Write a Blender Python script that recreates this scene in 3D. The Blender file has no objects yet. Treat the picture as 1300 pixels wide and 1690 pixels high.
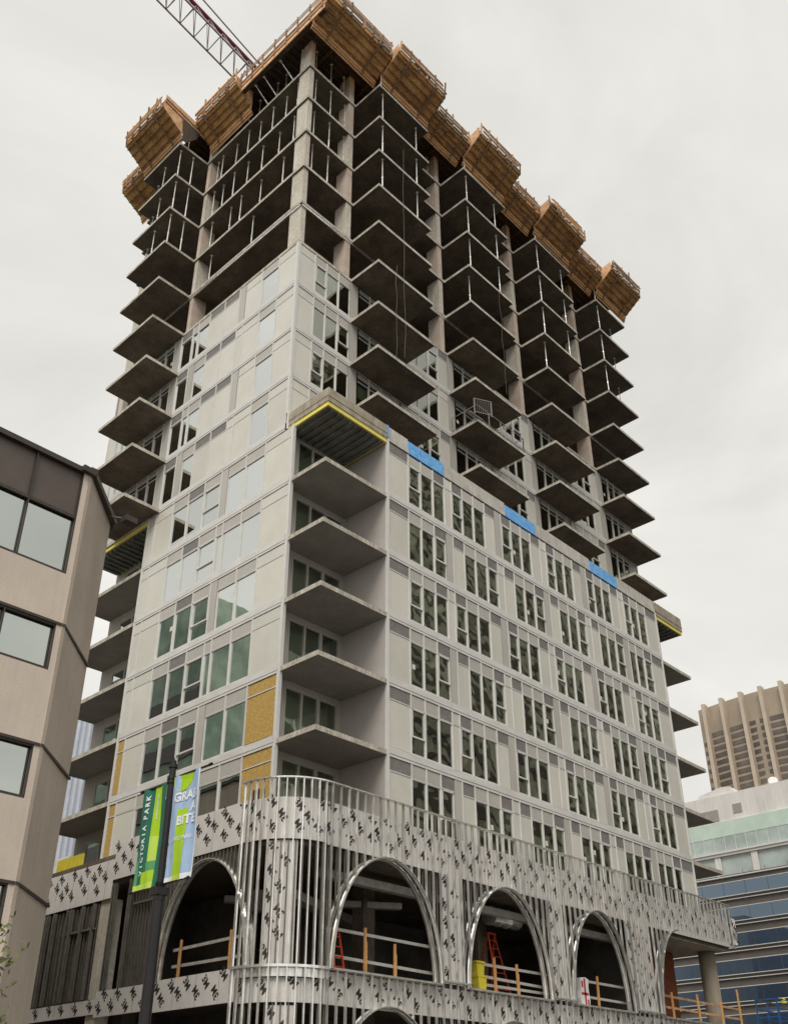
import bpy, math, random
from mathutils import Vector, Matrix
random.seed(7)
S = bpy.context.scene
C = S.collection
R = math.radians
# ------------------------------------------------------------------ camera
CP = Vector((-22.0414, -27.3367, -12.6913))
yaw, pit, rol = 0.7559747, 0.5127932, -0.0034571
FPX, HPX, SHY = 1615.418, 1690.0, 121.29
Fv = Vector((math.cos(yaw)*math.cos(pit), math.sin(yaw)*math.cos(pit), math.sin(pit)))
R0 = Vector((math.sin(yaw), -math.cos(yaw), 0)); U0 = R0.cross(Fv)
Rv = R0*math.cos(rol)+U0*math.sin(rol); Uv = U0*math.cos(rol)-R0*math.sin(rol)
cam = bpy.data.cameras.new('camera'); co = bpy.data.objects.new('camera', cam); C.objects.link(co)
M = Matrix((( Rv.x, Uv.x, -Fv.x, CP.x), (Rv.y, Uv.y, -Fv.y, CP.y), (Rv.z, Uv.z, -Fv.z, CP.z), (0, 0, 0, 1)))
co.matrix_world = M
cam.sensor_fit = 'VERTICAL'; cam.sensor_height = 24.0; cam.lens = FPX/HPX*24.0
cam.shift_y = SHY/HPX
cam.clip_end = 4000
S.camera = co
# ------------------------------------------------------------------ overcast sky + soft sun
SUN_EL, SUN_AZ = R(50), R(213)          # azimuth of the light, measured from +X
w = bpy.data.worlds.new('World'); S.world = w; w.use_nodes = True
nt = w.node_tree; nt.nodes.clear()
def N(nt, t, **k):
    n = nt.nodes.new(t)
    for a, b in k.items(): setattr(n, a, b)
    return n
out = N(nt, 'ShaderNodeOutputWorld'); bg = N(nt, 'ShaderNodeBackground'); bg.inputs[1].default_value = 0.1
sky = N(nt, 'ShaderNodeTexSky'); sky.sky_type = 'NISHITA'; sky.sun_disc = False
sky.sun_elevation = SUN_EL; sky.sun_rotation = math.pi/2-SUN_AZ; sky.air_density = 1.0; sky.dust_density = 4
tc = N(nt, 'ShaderNodeTexCoord'); sep = N(nt, 'ShaderNodeSeparateXYZ')
nt.links.new(tc.outputs['Generated'], sep.inputs[0])
ramp = N(nt, 'ShaderNodeValToRGB')
cr = ramp.color_ramp; cr.elements[0].position = 0.0; cr.elements[0].color = (.95, .94, .895, 1)
cr.elements[1].position = 1.0; cr.elements[1].color = (2.1, 2.03, 1.88, 1)
for p, c in ((.16, (.95, .935, .885, 1)), (.45, (.86, .84, .785, 1)), (.885, (.83, .815, .77, 1)), (.95, (1.6, 1.55, 1.44, 1))):
    e = cr.elements.new(p); e.color = c
nt.links.new(sep.outputs[2], ramp.inputs[0])
mp = N(nt, 'ShaderNodeMapping'); mp.inputs['Scale'].default_value = (1.6, 1.6, 3.4)
nz = N(nt, 'ShaderNodeTexNoise'); nz.inputs['Scale'].default_value = 1.9; nz.inputs['Detail'].default_value = 7; nz.inputs['Roughness'].default_value = .52; nz.inputs['Distortion'].default_value = .5
nt.links.new(tc.outputs['Generated'], mp.inputs[0]); nt.links.new(mp.outputs[0], nz.inputs[0])
mr = N(nt, 'ShaderNodeMapRange'); mr.inputs[1].default_value = .3; mr.inputs[2].default_value = .72; mr.inputs[3].default_value = 6.9; mr.inputs[4].default_value = 9.15
nt.links.new(nz.outputs[0], mr.inputs[0])
vm = N(nt, 'ShaderNodeVectorMath', operation='SCALE'); nt.links.new(ramp.outputs[0], vm.inputs[0]); nt.links.new(mr.outputs[0], vm.inputs['Scale'])
mx = N(nt, 'ShaderNodeMixRGB'); mx.inputs[0].default_value = .95
nt.links.new(sky.outputs[0], mx.inputs[1]); nt.links.new(vm.outputs[0], mx.inputs[2])
nt.links.new(mx.outputs[0], bg.inputs[0]); nt.links.new(bg.outputs[0], out.inputs[0])
sl = bpy.data.lights.new('sun', 'SUN'); sl.energy = 1.7; sl.angle = R(30); sl.color = (1, .955, .88)
so = bpy.data.objects.new('sun', sl); C.objects.link(so)
sd = Vector((math.cos(SUN_AZ)*math.cos(SUN_EL), math.sin(SUN_AZ)*math.cos(SUN_EL), math.sin(SUN_EL)))
so.rotation_euler = sd.to_track_quat('Z', 'Y').to_euler(); so.location = (-60, -40, 90)
S.view_settings.view_transform = 'Standard'; S.view_settings.look = 'None'; S.view_settings.exposure = 0.3
S.view_settings.gamma = 1; S.view_settings.use_curve_mapping = False
S.cycles.max_bounces = 8; S.cycles.transparent_max_bounces = 12
# ------------------------------------------------------------------ materials
MATS = {}
def mat(name, col, rough=.7, metal=0., amt=.12, scale=3., stretch=(1, 1, 1), bump=0., spec=.4, col2=None, lo=.35, hi=.65, fine=None, rnd=0, streak=0):
    m = bpy.data.materials.new(name); m.use_nodes = True; t = m.node_tree; b = t.nodes['Principled BSDF']
    b.inputs['Roughness'].default_value = rough; b.inputs['Metallic'].default_value = metal
    b.inputs['Specular IOR Level'].default_value = spec
    tc = N(t, 'ShaderNodeTexCoord'); mp = N(t, 'ShaderNodeMapping'); mp.inputs['Scale'].default_value = stretch
    nz = N(t, 'ShaderNodeTexNoise'); nz.inputs['Scale'].default_value = scale; nz.inputs['Detail'].default_value = 8; nz.inputs['Roughness'].default_value = .62
    t.links.new(tc.outputs['Object'], mp.inputs[0]); t.links.new(mp.outputs[0], nz.inputs[0])
    rp = N(t, 'ShaderNodeValToRGB'); rp.color_ramp.elements[0].position = lo; rp.color_ramp.elements[1].position = hi
    c2 = col2 or tuple(min(1, c*(1+amt)) for c in col)
    c1 = col if col2 else tuple(c*(1-amt) for c in col)
    rp.color_ramp.elements[0].color = (*c1, 1); rp.color_ramp.elements[1].color = (*c2, 1)
    t.links.new(nz.outputs[0], rp.inputs[0]); src = rp.outputs[0]
    if fine:
        n2 = N(t, 'ShaderNodeTexNoise'); n2.inputs['Scale'].default_value = fine[0]; n2.inputs['Detail'].default_value = 3
        t.links.new(tc.outputs['Object'], n2.inputs[0])
        m2 = N(t, 'ShaderNodeMapRange'); m2.inputs[1].default_value = .3; m2.inputs[2].default_value = .7; m2.inputs[3].default_value = 1-fine[1]; m2.inputs[4].default_value = 1+fine[1]
        t.links.new(n2.outputs[0], m2.inputs[0])
        v2 = N(t, 'ShaderNodeVectorMath', operation='SCALE'); t.links.new(src, v2.inputs[0]); t.links.new(m2.outputs[0], v2.inputs['Scale']); src = v2.outputs[0]
    if streak:
        ms = N(t, 'ShaderNodeMapping'); ms.inputs['Scale'].default_value = (5, 5, .22); ns = N(t, 'ShaderNodeTexNoise'); ns.inputs['Scale'].default_value = 1.6; ns.inputs['Detail'].default_value = 6
        t.links.new(tc.outputs['Object'], ms.inputs[0]); t.links.new(ms.outputs[0], ns.inputs[0])
        m4 = N(t, 'ShaderNodeMapRange'); m4.inputs[1].default_value = .45; m4.inputs[2].default_value = .75; m4.inputs[3].default_value = 1; m4.inputs[4].default_value = 1-streak
        t.links.new(ns.outputs[0], m4.inputs[0]); v4 = N(t, 'ShaderNodeVectorMath', operation='SCALE'); t.links.new(src, v4.inputs[0]); t.links.new(m4.outputs[0], v4.inputs['Scale']); src = v4.outputs[0]
    if rnd:
        oi = N(t, 'ShaderNodeObjectInfo'); m3 = N(t, 'ShaderNodeMapRange'); m3.inputs[3].default_value = 1-rnd; m3.inputs[4].default_value = 1+rnd
        t.links.new(oi.outputs['Random'], m3.inputs[0]); v3 = N(t, 'ShaderNodeVectorMath', operation='SCALE')
        t.links.new(src, v3.inputs[0]); t.links.new(m3.outputs[0], v3.inputs['Scale']); src = v3.outputs[0]
    t.links.new(src, b.inputs['Base Color'])
    if bump:
        bp = N(t, 'ShaderNodeBump'); bp.inputs['Strength'].default_value = bump; bp.inputs['Distance'].default_value = .02
        t.links.new(nz.outputs[0], bp.inputs['Height']); t.links.new(bp.outputs[0], b.inputs['Normal'])
    MATS[name] = m; return m
mat('slab_edge_lit', (.50, .46, .39), .8, amt=.25, scale=2.2, fine=(14, .1), streak=0.35)  # paler than the slab concrete: light on the edges put into the colour
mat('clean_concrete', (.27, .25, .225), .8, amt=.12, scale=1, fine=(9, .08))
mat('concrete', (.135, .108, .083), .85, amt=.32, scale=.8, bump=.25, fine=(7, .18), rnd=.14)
mat('column_concrete', (.52, .46, .38), .85, scale=1.3, stretch=(1, 1, .35), bump=.2, col2=(.66, .62, .54), fine=(7, .14), streak=0.2)
mat('pink_stain', (.50, .37, .31), .9, scale=1.2, col2=(.60, .53, .44), bump=.1)
mat('round_concrete', (.24, .20, .155), .9, scale=1.5, stretch=(1, 1, .3), col2=(.32, .275, .215), bump=.15)
mat('canopy_concrete', (.32, .27, .20), .9, scale=2.5, col2=(.46, .41, .33), bump=.3, fine=(12, .1), streak=0.3)
mat('parapet', (.50, .47, .42), .8, scale=1.2, col2=(.62, .59, .54), bump=.1, fine=(8, .08), streak=0.25)
mat('panel_warm', (.64, .62, .555), .30, amt=.05, scale=.7, stretch=(1, 1, .8), spec=.5, fine=(30, .05), bump=.02, rnd=.06, streak=0.03)
mat('panel_grey', (.48, .455, .415), .40, amt=.06, scale=.5, spec=.5, streak=0.03)
mat('band', (.66, .645, .62), .42, amt=.08, scale=1.2, stretch=(1, 1, 3))
mat('mullion', (.68, .67, .645), .40, amt=.04, scale=2)
mat('louvre', (.30, .28, .27), .6, amt=.1, scale=4)
mat('gasket', (.03, .03, .03), .7)
mat('recess_wall', (.48, .445, .42), .7, amt=.06, scale=.8, fine=(20, .04))
mat('membrane', (.10, .36, .80), .5, bump=1.0, scale=5, col2=(.22, .52, .90), fine=(18, .12))
mat('foam', (.85, .72, .12), .8, scale=7, col2=(.90, .82, .30), lo=.4, hi=.7)
mat('steel_deck', (.20, .20, .18), .55, metal=.5, amt=.3, scale=2)
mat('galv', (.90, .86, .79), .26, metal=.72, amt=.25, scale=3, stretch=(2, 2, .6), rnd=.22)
mat('galv_dark', (.19, .175, .15), .5, metal=.3, amt=.2, scale=3)  # darkened so the back studs show as shaded gaps between the front ones
mat('sheath', (.72, .69, .66), .6, amt=.07, scale=1.5, fine=(25, .05))
mat('ink', (.045, .038, .034), .7)
mat('ply', (.36, .165, .05), .7, scale=1.6, stretch=(1, 1, 1), col2=(.70, .39, .15), fine=(10, .25), rnd=.12)
mat('ply_pale', (.54, .29, .14), .7, scale=2.2, col2=(.74, .47, .27), fine=(10, .2), rnd=.15)
mat('timber', (.26, .14, .07), .8, scale=3, col2=(.48, .31, .18), fine=(12, .2), rnd=.25)
mat('timber_dark', (.06, .042, .030), .85, scale=2.5, col2=(.11, .08, .055))
mat('timber_mid', (.16, .095, .055), .85, scale=2.5, col2=(.27, .17, .10))
mat('timber_orange', (.55, .27, .09), .8, scale=3, col2=(.66, .38, .16), fine=(12, .1))
mat('timber_grey', (.42, .40, .37), .8, amt=.15, scale=4)
mat('prop_steel', (.85, .83, .78), .45, metal=.4, amt=.2, scale=2)
mat('prop_orange', (.65, .22, .05), .5, amt=.15, scale=5)
mat('osb', (.40, .245, .065), .75, scale=26, col2=(.60, .41, .13), lo=.4, hi=.62, fine=(9, .12))
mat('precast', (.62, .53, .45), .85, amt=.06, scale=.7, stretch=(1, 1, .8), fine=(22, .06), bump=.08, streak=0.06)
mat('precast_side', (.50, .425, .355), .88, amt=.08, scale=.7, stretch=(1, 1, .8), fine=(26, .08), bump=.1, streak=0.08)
mat('bronze', (.055, .042, .034), .5, amt=.15, scale=4)
mat('brown_panel', (.105, .082, .070), .35, amt=.06, scale=1.5)
mat('pole_black', (.016, .014, .015), .35, amt=.2, scale=3)
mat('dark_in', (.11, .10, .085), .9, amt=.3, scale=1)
mat('drywall', (.70, .71, .62), .9, amt=.08, scale=.8)
mat('asphalt', (.05, .05, .05), .9, amt=.15, scale=2, fine=(30, .15))
mat('pavement', (.16, .155, .14), .9, amt=.1, scale=1, fine=(20, .1))
mat('paint', (.75, .75, .72), .7, amt=.06, scale=8)
mat('kerb', (.36, .35, .33), .9, amt=.1, scale=3)
mat('red', (.45, .035, .045), .5, amt=.1, scale=3)
mat('crane_red', (.20, .03, .05), .5, amt=.1, scale=3)
mat('crane_grey', (.26, .20, .20), .5, amt=.1, scale=3)
mat('ladder', (.55, .06, .02), .5, amt=.1, scale=3)
mat('yellow', (.62, .52, .04), .6, amt=.1, scale=3)
mat('white', (.72, .72, .70), .6, amt=.06, scale=3)
mat('lift_blue', (.02, .09, .24), .5, amt=.2, scale=3)
mat('ban_dark', (.02, .15, .095), .7, amt=.12, scale=5)
mat('ban_lime', (.36, .58, .01), .7, scale=4, col2=(.42, .66, .03))
mat('ban_pale', (.50, .70, .10), .7, amt=.06, scale=5)
mat('ban_mid', (.10, .32, .14), .7, amt=.08, scale=5)
mat('ban_blue', (.36, .50, .70), .7, amt=.06, scale=5)
mat('ban_white', (.80, .82, .84), .7, amt=.03, scale=5)
mat('leaf', (.06, .085, .015), .6, scale=4, col2=(.14, .15, .03))
mat('bark', (.10, .08, .06), .9, amt=.2, scale=6)
mat('hotel_fin', (.50, .42, .33), .8, amt=.07, scale=.2)
mat('hotel_wall', (.38, .315, .245), .8, amt=.1, scale=.12, streak=0.2)
mat('hotel_dark', (.13, .11, .095), .4, amt=.35, scale=.15)
mat('office_brown', (.105, .09, .080), .6, amt=.08, scale=.3)
mat('office_line', (.62, .61, .58), .5, amt=.04, scale=1)
mat('white_bldg', (.66, .63, .60), .8, amt=.08, scale=.3, stretch=(1, 1, .3), streak=0.15)
mat('green_band', (.50, .61, .53), .35, amt=.07, scale=.4)
mat('pale_glass', (.36, .42, .40), .15, amt=.2, scale=.3)
mat('glass_tower', (.74, .78, .86), .25, scale=.35, stretch=(4, 4, .4), col2=(.88, .90, .93))
mat('glass_tower_rib', (.60, .65, .76), .4, amt=.1, scale=1)
mat('office_dark', (.20, .20, .15), .7, scale=.25, col2=(.72, .70, .58), lo=.35, hi=.65)
def glass(name, tint, base, add=.12, ior=2.2, rough=.0, wav=.0):
    m = bpy.data.materials.new(name); m.use_nodes = True; t = m.node_tree; t.nodes.clear()
    o = N(t, 'ShaderNodeOutputMaterial'); ms = N(t, 'ShaderNodeMixShader'); tr = N(t, 'ShaderNodeBsdfTransparent'); gl = N(t, 'ShaderNodeBsdfGlossy')
    tr.inputs[0].default_value = (*tint, 1); gl.inputs['Color'].default_value = (*base, 1); gl.inputs['Roughness'].default_value = rough
    fr = N(t, 'ShaderNodeFresnel'); fr.inputs[0].default_value = ior
    ad = N(t, 'ShaderNodeMath', operation='ADD'); ad.inputs[1].default_value = add; ad.use_clamp = True
    oi = N(t, 'ShaderNodeObjectInfo'); mr_ = N(t, 'ShaderNodeMapRange'); mr_.inputs[3].default_value = .80; mr_.inputs[4].default_value = 1.08; cs = N(t, 'ShaderNodeVectorMath', operation='SCALE'); cs.inputs[0].default_value = base
    t.links.new(oi.outputs['Random'], mr_.inputs[0]); t.links.new(mr_.outputs[0], cs.inputs['Scale']); t.links.new(cs.outputs[0], gl.inputs['Color'])
    t.links.new(fr.outputs[0], ad.inputs[0]); t.links.new(ad.outputs[0], ms.inputs[0]); t.links.new(tr.outputs[0], ms.inputs[1]); t.links.new(gl.outputs[0], ms.inputs[2]); t.links.new(ms.outputs[0], o.inputs[0])
    if wav:
        tc = N(t, 'ShaderNodeTexCoord'); nz = N(t, 'ShaderNodeTexNoise'); nz.inputs['Scale'].default_value = .9; nz.inputs['Detail'].default_value = 1
        bp = N(t, 'ShaderNodeBump'); bp.inputs['Strength'].default_value = 1; bp.inputs['Distance'].default_value = wav
        t.links.new(tc.outputs['Object'], nz.inputs[0]); t.links.new(nz.outputs[0], bp.inputs['Height']); t.links.new(bp.outputs[0], gl.inputs['Normal']); t.links.new(bp.outputs[0], fr.inputs['Normal'])
    MATS[name] = m
glass('glass_left', (.72, .95, .78), (.78, .81, .79), .24, 2.5, wav=.003)
glass('glass_right', (.66, .74, .60), (.80, .83, .72), .28, 2.0, wav=.022)
glass('glass_door', (.84, .95, .84), (.84, .92, .84), .26, 2.0, wav=.02)
glass('glass_office', (.10, .13, .13), (.90, .96, .91), .38, 2.4, wav=.002)
glass('glass_blue', (.10, .14, .19), (.29, .38, .48), .30, 2.0)
# ------------------------------------------------------------------ mesh helpers
class MB:
    def __init__(s): s.v = []; s.f = []; s.m = []
    def add(s, v, f, m=0):
        k = len(s.v); s.v += [tuple(p) for p in v]; s.f += [tuple(i+k for i in q) for q in f]; s.m += [m]*len(f)
    def box(s, x0, x1, y0, y1, z0, z1, m=0):
        if x0 > x1: x0, x1 = x1, x0
        if y0 > y1: y0, y1 = y1, y0
        if z0 > z1: z0, z1 = z1, z0
        s.add([(x0, y0, z0), (x1, y0, z0), (x1, y1, z0), (x0, y1, z0), (x0, y0, z1), (x1, y0, z1), (x1, y1, z1), (x0, y1, z1)],
              [(3, 2, 1, 0), (4, 5, 6, 7), (0, 1, 5, 4), (1, 2, 6, 5), (2, 3, 7, 6), (3, 0, 4, 7)], m)
    def beam(s, p, q, w, h=None, m=0, up=(0, 0, 1)):
        p, q = Vector(p), Vector(q); h = h or w; d = (q-p).normalized(); u = Vector(up)
        if abs(d.dot(u)) > .98: u = Vector((1, 0, 0))
        a = d.cross(u).normalized()*w/2; b = a.cross(d).normalized()*h/2
        vs = [p-a-b, p+a-b, p+a+b, p-a+b, q-a-b, q+a-b, q+a+b, q-a+b]
        s.add(vs, [(3, 2, 1, 0), (4, 5, 6, 7), (0, 1, 5, 4), (1, 2, 6, 5), (2, 3, 7, 6), (3, 0, 4, 7)], m)
    def tube(s, p, q, r, r2=None, n=10, m=0):
        p, q = Vector(p), Vector(q); r2 = r if r2 is None else r2; d = (q-p).normalized(); u = Vector((0, 0, 1)) if abs(d.z) < .95 else Vector((1, 0, 0))
        a = d.cross(u).normalized(); b = a.cross(d)
        vs = [p+(a*math.cos(2*math.pi*i/n)+b*math.sin(2*math.pi*i/n))*r for i in range(n)] + [q+(a*math.cos(2*math.pi*i/n)+b*math.sin(2*math.pi*i/n))*r2 for i in range(n)]
        fs = [(i, (i+1) % n, n+(i+1) % n, n+i) for i in range(n)] + [tuple(range(n))[::-1], tuple(range(n, 2*n))]
        s.add(vs, fs, m)
    def prism(s, poly, h0, h1, fn, m=0):        # poly in (a,b); fn(a,b,h)->xyz
        n = len(poly); s.add([fn(a, b, h0) for a, b in poly]+[fn(a, b, h1) for a, b in poly],
              [(i, (i+1) % n, n+(i+1) % n, n+i) for i in range(n)]+[tuple(range(n))[::-1], tuple(range(n, 2*n))], m)
    def quad(s, a, b, c, d, m=0): s.add([a, b, c, d], [(0, 1, 2, 3)], m)
    def build(s, name, mats, parent=None, smooth=False):
        me = bpy.data.meshes.new(name); me.from_pydata(s.v, [], s.f)
        if isinstance(mats, str): mats = [mats]
        for q in mats: me.materials.append(MATS[q])
        me.polygons.foreach_set('material_index', s.m)
        if smooth: me.polygons.foreach_set('use_smooth', [True]*len(s.f))
        me.update(); o = bpy.data.objects.new(name, me); C.objects.link(o)
        if parent is not None: o.parent = parent; o.matrix_parent_inverse = parent.matrix_world.inverted() if False else Matrix.Translation(-parent.location) if parent.parent is None and parent.type == 'EMPTY' else Matrix()
        return o
def thing(name, label, cat, loc=(0, 0, 0), group=None):
    o = bpy.data.objects.new(name, None); C.objects.link(o); o.location = loc; o.empty_display_size = .5
    o['label'] = label; o['category'] = cat
    if group: o['group'] = group
    return o
def tag(o, label, cat, group=None):
    o['label'] = label; o['category'] = cat
    if group: o['group'] = group
    return o
def struct(o): o['kind'] = 'structure'; return o
def glyphs(txt, size=1., bold=.02):
    cu = bpy.data.curves.new('t', 'FONT'); cu.body = txt; cu.size = size; cu.offset = bold; cu.align_x = 'CENTER'; cu.align_y = 'CENTER'; cu.resolution_u = 2
    o = bpy.data.objects.new('t', cu); C.objects.link(o); dg = bpy.context.evaluated_depsgraph_get(); me = o.evaluated_get(dg).to_mesh()
    v = [(p.co.x, p.co.y) for p in me.vertices]; f = [tuple(p.vertices) for p in me.polygons]
    o.evaluated_get(dg).to_mesh_clear(); bpy.data.objects.remove(o); bpy.data.curves.remove(cu)
    return v, f
GZ = -14.3
LV = [0.0, 2.942, 5.921, 8.873, 11.873, 14.976, 18.076, 21.081, 24.041, 27.0, 29.967, 32.908, 35.828, 38.779, 41.723]
LV[-1:] = [41.723]; TOPZ = 44.45
PD = 2.667
# ------------------------------------------------------------------ ground
g = MB(); g.box(-500, 700, -500, 700, GZ-.5, GZ-.15); struct(g.build('ground', 'asphalt'))
g = MB(); g.box(-9.6, -3.6, -400, 400, GZ-.146, GZ-.142); g.box(-400, 400, -22.5, -10.5, GZ-.138, GZ-.134); struct(g.build('road', 'asphalt'))
g = MB()
g.box(-3.4, 60, -10.3, 18, GZ-.146, GZ); g.box(-60, -9.8, -10.3, 60, GZ-.146, GZ); g.box(-60, 60, -32, -22.7, GZ-.146, GZ)
struct(g.build('pavement', 'pavement'))
g = MB()
for i in range(14): g.box(-56+i*9, -53+i*9, -16.6, -16.45, GZ-.13, GZ-.126)
for i in range(8): g.box(-9.3+i*.75, -8.9+i*.75, -10.2, -7.6, GZ-.138, GZ-.134)
struct(g.build('road_marking', 'paint'))
g = MB()
g.box(-3.6, -3.4, -10.5, 18, GZ-.146, GZ+.004); g.box(-9.8, -9.6, -10.5, 60, GZ-.146, GZ+.004); g.box(-3.4, 60, -10.5, -10.3, GZ-.146, GZ+.004); g.box(-60, 60, -22.7, -22.5, GZ-.146, GZ+.004)
struct(g.build('kerb', 'kerb'))
# ================================================================== THE TOWER
TW = thing('apartment_tower', 'unfinished apartment tower with bare concrete floors above glass cladding and an arched stud podium', 'building', (0, 0, GZ))
def P(mb, name, mats, smooth=False, parent=None):
    o = mb.build(name, mats, TW)
    if smooth:
        for p in o.data.polygons: p.use_smooth = True
    return o
CAP = {}
def PM(name, mats, mbs, parent=None, cap=100):
    for mb in mbs:
        if not mb.f: continue
        k, rest = CAP.setdefault(name, [0, {}])
        if k < cap: P(mb, name, mats); CAP[name][0] += 1
        else: rest.setdefault(mats if isinstance(mats, str) else mats[0], MB()).add(mb.v, mb.f)
def flush():
    for name, (k, rest) in CAP.items():
        for mt, mb in rest.items(): P(mb, name, mt)['kind'] = 'stuff'
def SUB(mb, name, mats, parent):
    me = mb.build(name, mats); me.parent = parent; me.matrix_parent_inverse = (parent.matrix_parent_inverse @ Matrix()).inverted() if False else Matrix(); return me
# floor slabs
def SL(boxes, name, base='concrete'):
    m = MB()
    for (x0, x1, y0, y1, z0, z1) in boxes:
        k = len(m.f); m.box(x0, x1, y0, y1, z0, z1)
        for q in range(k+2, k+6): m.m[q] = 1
    return P(m, name, [base, 'slab_edge_lit'])
for n in range(15):
    z = LV[n]; m = MB()
    if n <= 4:
        m.box(.14, 31, .14, 10.52, z+.004, z+.2); m.box(1.97, 31, 10.52, 16.5, z+.004, z+.2); m.box(3.85, 27.2, -2.5, .14, z+.004, z+.2)
    elif n == 5:
        m.box(.14, 31, .14, 16.5, z+.004, z+.22); m.box(3.78, 27.1, -2.5, .14, z+.03, z+.4)
    elif n <= 8:
        m.box(.14, 31, .14, 16.5, z+.004, z+.2)
    else:
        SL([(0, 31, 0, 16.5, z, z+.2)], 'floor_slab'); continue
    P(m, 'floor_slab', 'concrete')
# balcony slabs
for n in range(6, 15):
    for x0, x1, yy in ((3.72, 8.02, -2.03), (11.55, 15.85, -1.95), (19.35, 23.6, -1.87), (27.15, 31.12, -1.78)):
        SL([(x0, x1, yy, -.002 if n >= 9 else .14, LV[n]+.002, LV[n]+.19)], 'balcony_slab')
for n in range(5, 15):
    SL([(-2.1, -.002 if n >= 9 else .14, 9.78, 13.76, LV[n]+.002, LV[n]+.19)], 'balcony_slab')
for n in range(5):
    for box in ((.0, 3.7, -PD, .1), (27.27, 31, -2.52, .14), (.0, 1.97, 10.72, 16.6)):
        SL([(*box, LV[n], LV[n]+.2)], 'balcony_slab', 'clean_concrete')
def patch(x0, x1, y0, y1, z, mt='canopy_concrete'):
    m = MB(); m.box(x0, x1, y0, y1, z-.006, z-.002); P(m, 'soffit_patch', mt)
rp_ = random.Random(3)
for n in range(6, 15):
    for x0, x1, yy in ((3.72, 8.02, -2.03), (11.55, 15.85, -1.95), (19.35, 23.6, -1.87), (27.15, 31.12, -1.78)):
        m = MB(); m.box(x0+.07, x1-.07, yy+.07, yy+.085, LV[n]-.003, LV[n]+.001); m.box(x0+.07, x0+.085, yy+.085, -.1, LV[n]-.003, LV[n]+.001); P(m, 'drip_groove', 'gasket')
# columns
def column(x0, x1, y0, y1, z0, z1, mt='column_concrete'):
    m = MB(); m.box(x0, x1, y0, y1, z0, z1); return P(m, 'column', [mt])
for n in range(9, 15):
    z0 = LV[n]+.2; z1 = LV[n+1] if n < 14 else TOPZ-.05
    column(.10, .42, .10, 1.02, z0, z1)
    for xc in (3.62, 11.42, 19.2, 27.0):
        column(xc-.38, xc, .06, .95, z0, z1, 'column_concrete' if (n+int(xc)) % 2 else 'pink_stain')
    column(.08, .98, 9.42, 9.74, z0, z1, 'pink_stain' if n % 2 else 'column_concrete')
    column(.08, .98, 13.9, 14.2, z0, z1); column(.15, .5, 15.4, 16.3, z0, z1); column(30.5, 30.9, 8, 9, z0, z1)
for n in (7, 8): column(-.0+.16, .5, 15.9, 16.35, LV[n]+.2, LV[n+1])
core = MB(); core.box(8, 24, 6.5, 12.5, GZ, 45.0); core.box(24, 30.6, 8, 8.25, -3, TOPZ-.3); core.box(2.2, 8, 12.2, 12.4, -3, TOPZ-.3); core.box(10.0, 10.2, 2.2, 6.5, -3, 29.7); core.box(17.6, 17.8, 2.2, 6.5, -3, 29.7)
P(core, 'core_wall', 'concrete')
dw = MB()
for n in range(0, 9):
    z0 = LV[n]+.2; z1 = LV[n+1]-.001
    dw.box(5.6, 5.72, 1.2, 12.0, z0, z1); dw.box(.5, 5.6, 4.32, 4.44, z0, z1); dw.box(.6, 5.6, 8.95, 9.07, z0, z1)
    dw.box(5.9, 30.5, 3.3, 3.42, z0, z1)
    if n < 5:
        for xx in (7.9, 11.75, 15.6, 19.4, 23.2): dw.box(xx-.06, xx+.06, -2.2, 3.3, z0, z1-.01)
P(dw, 'partition_or_backing', 'drywall')
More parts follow.
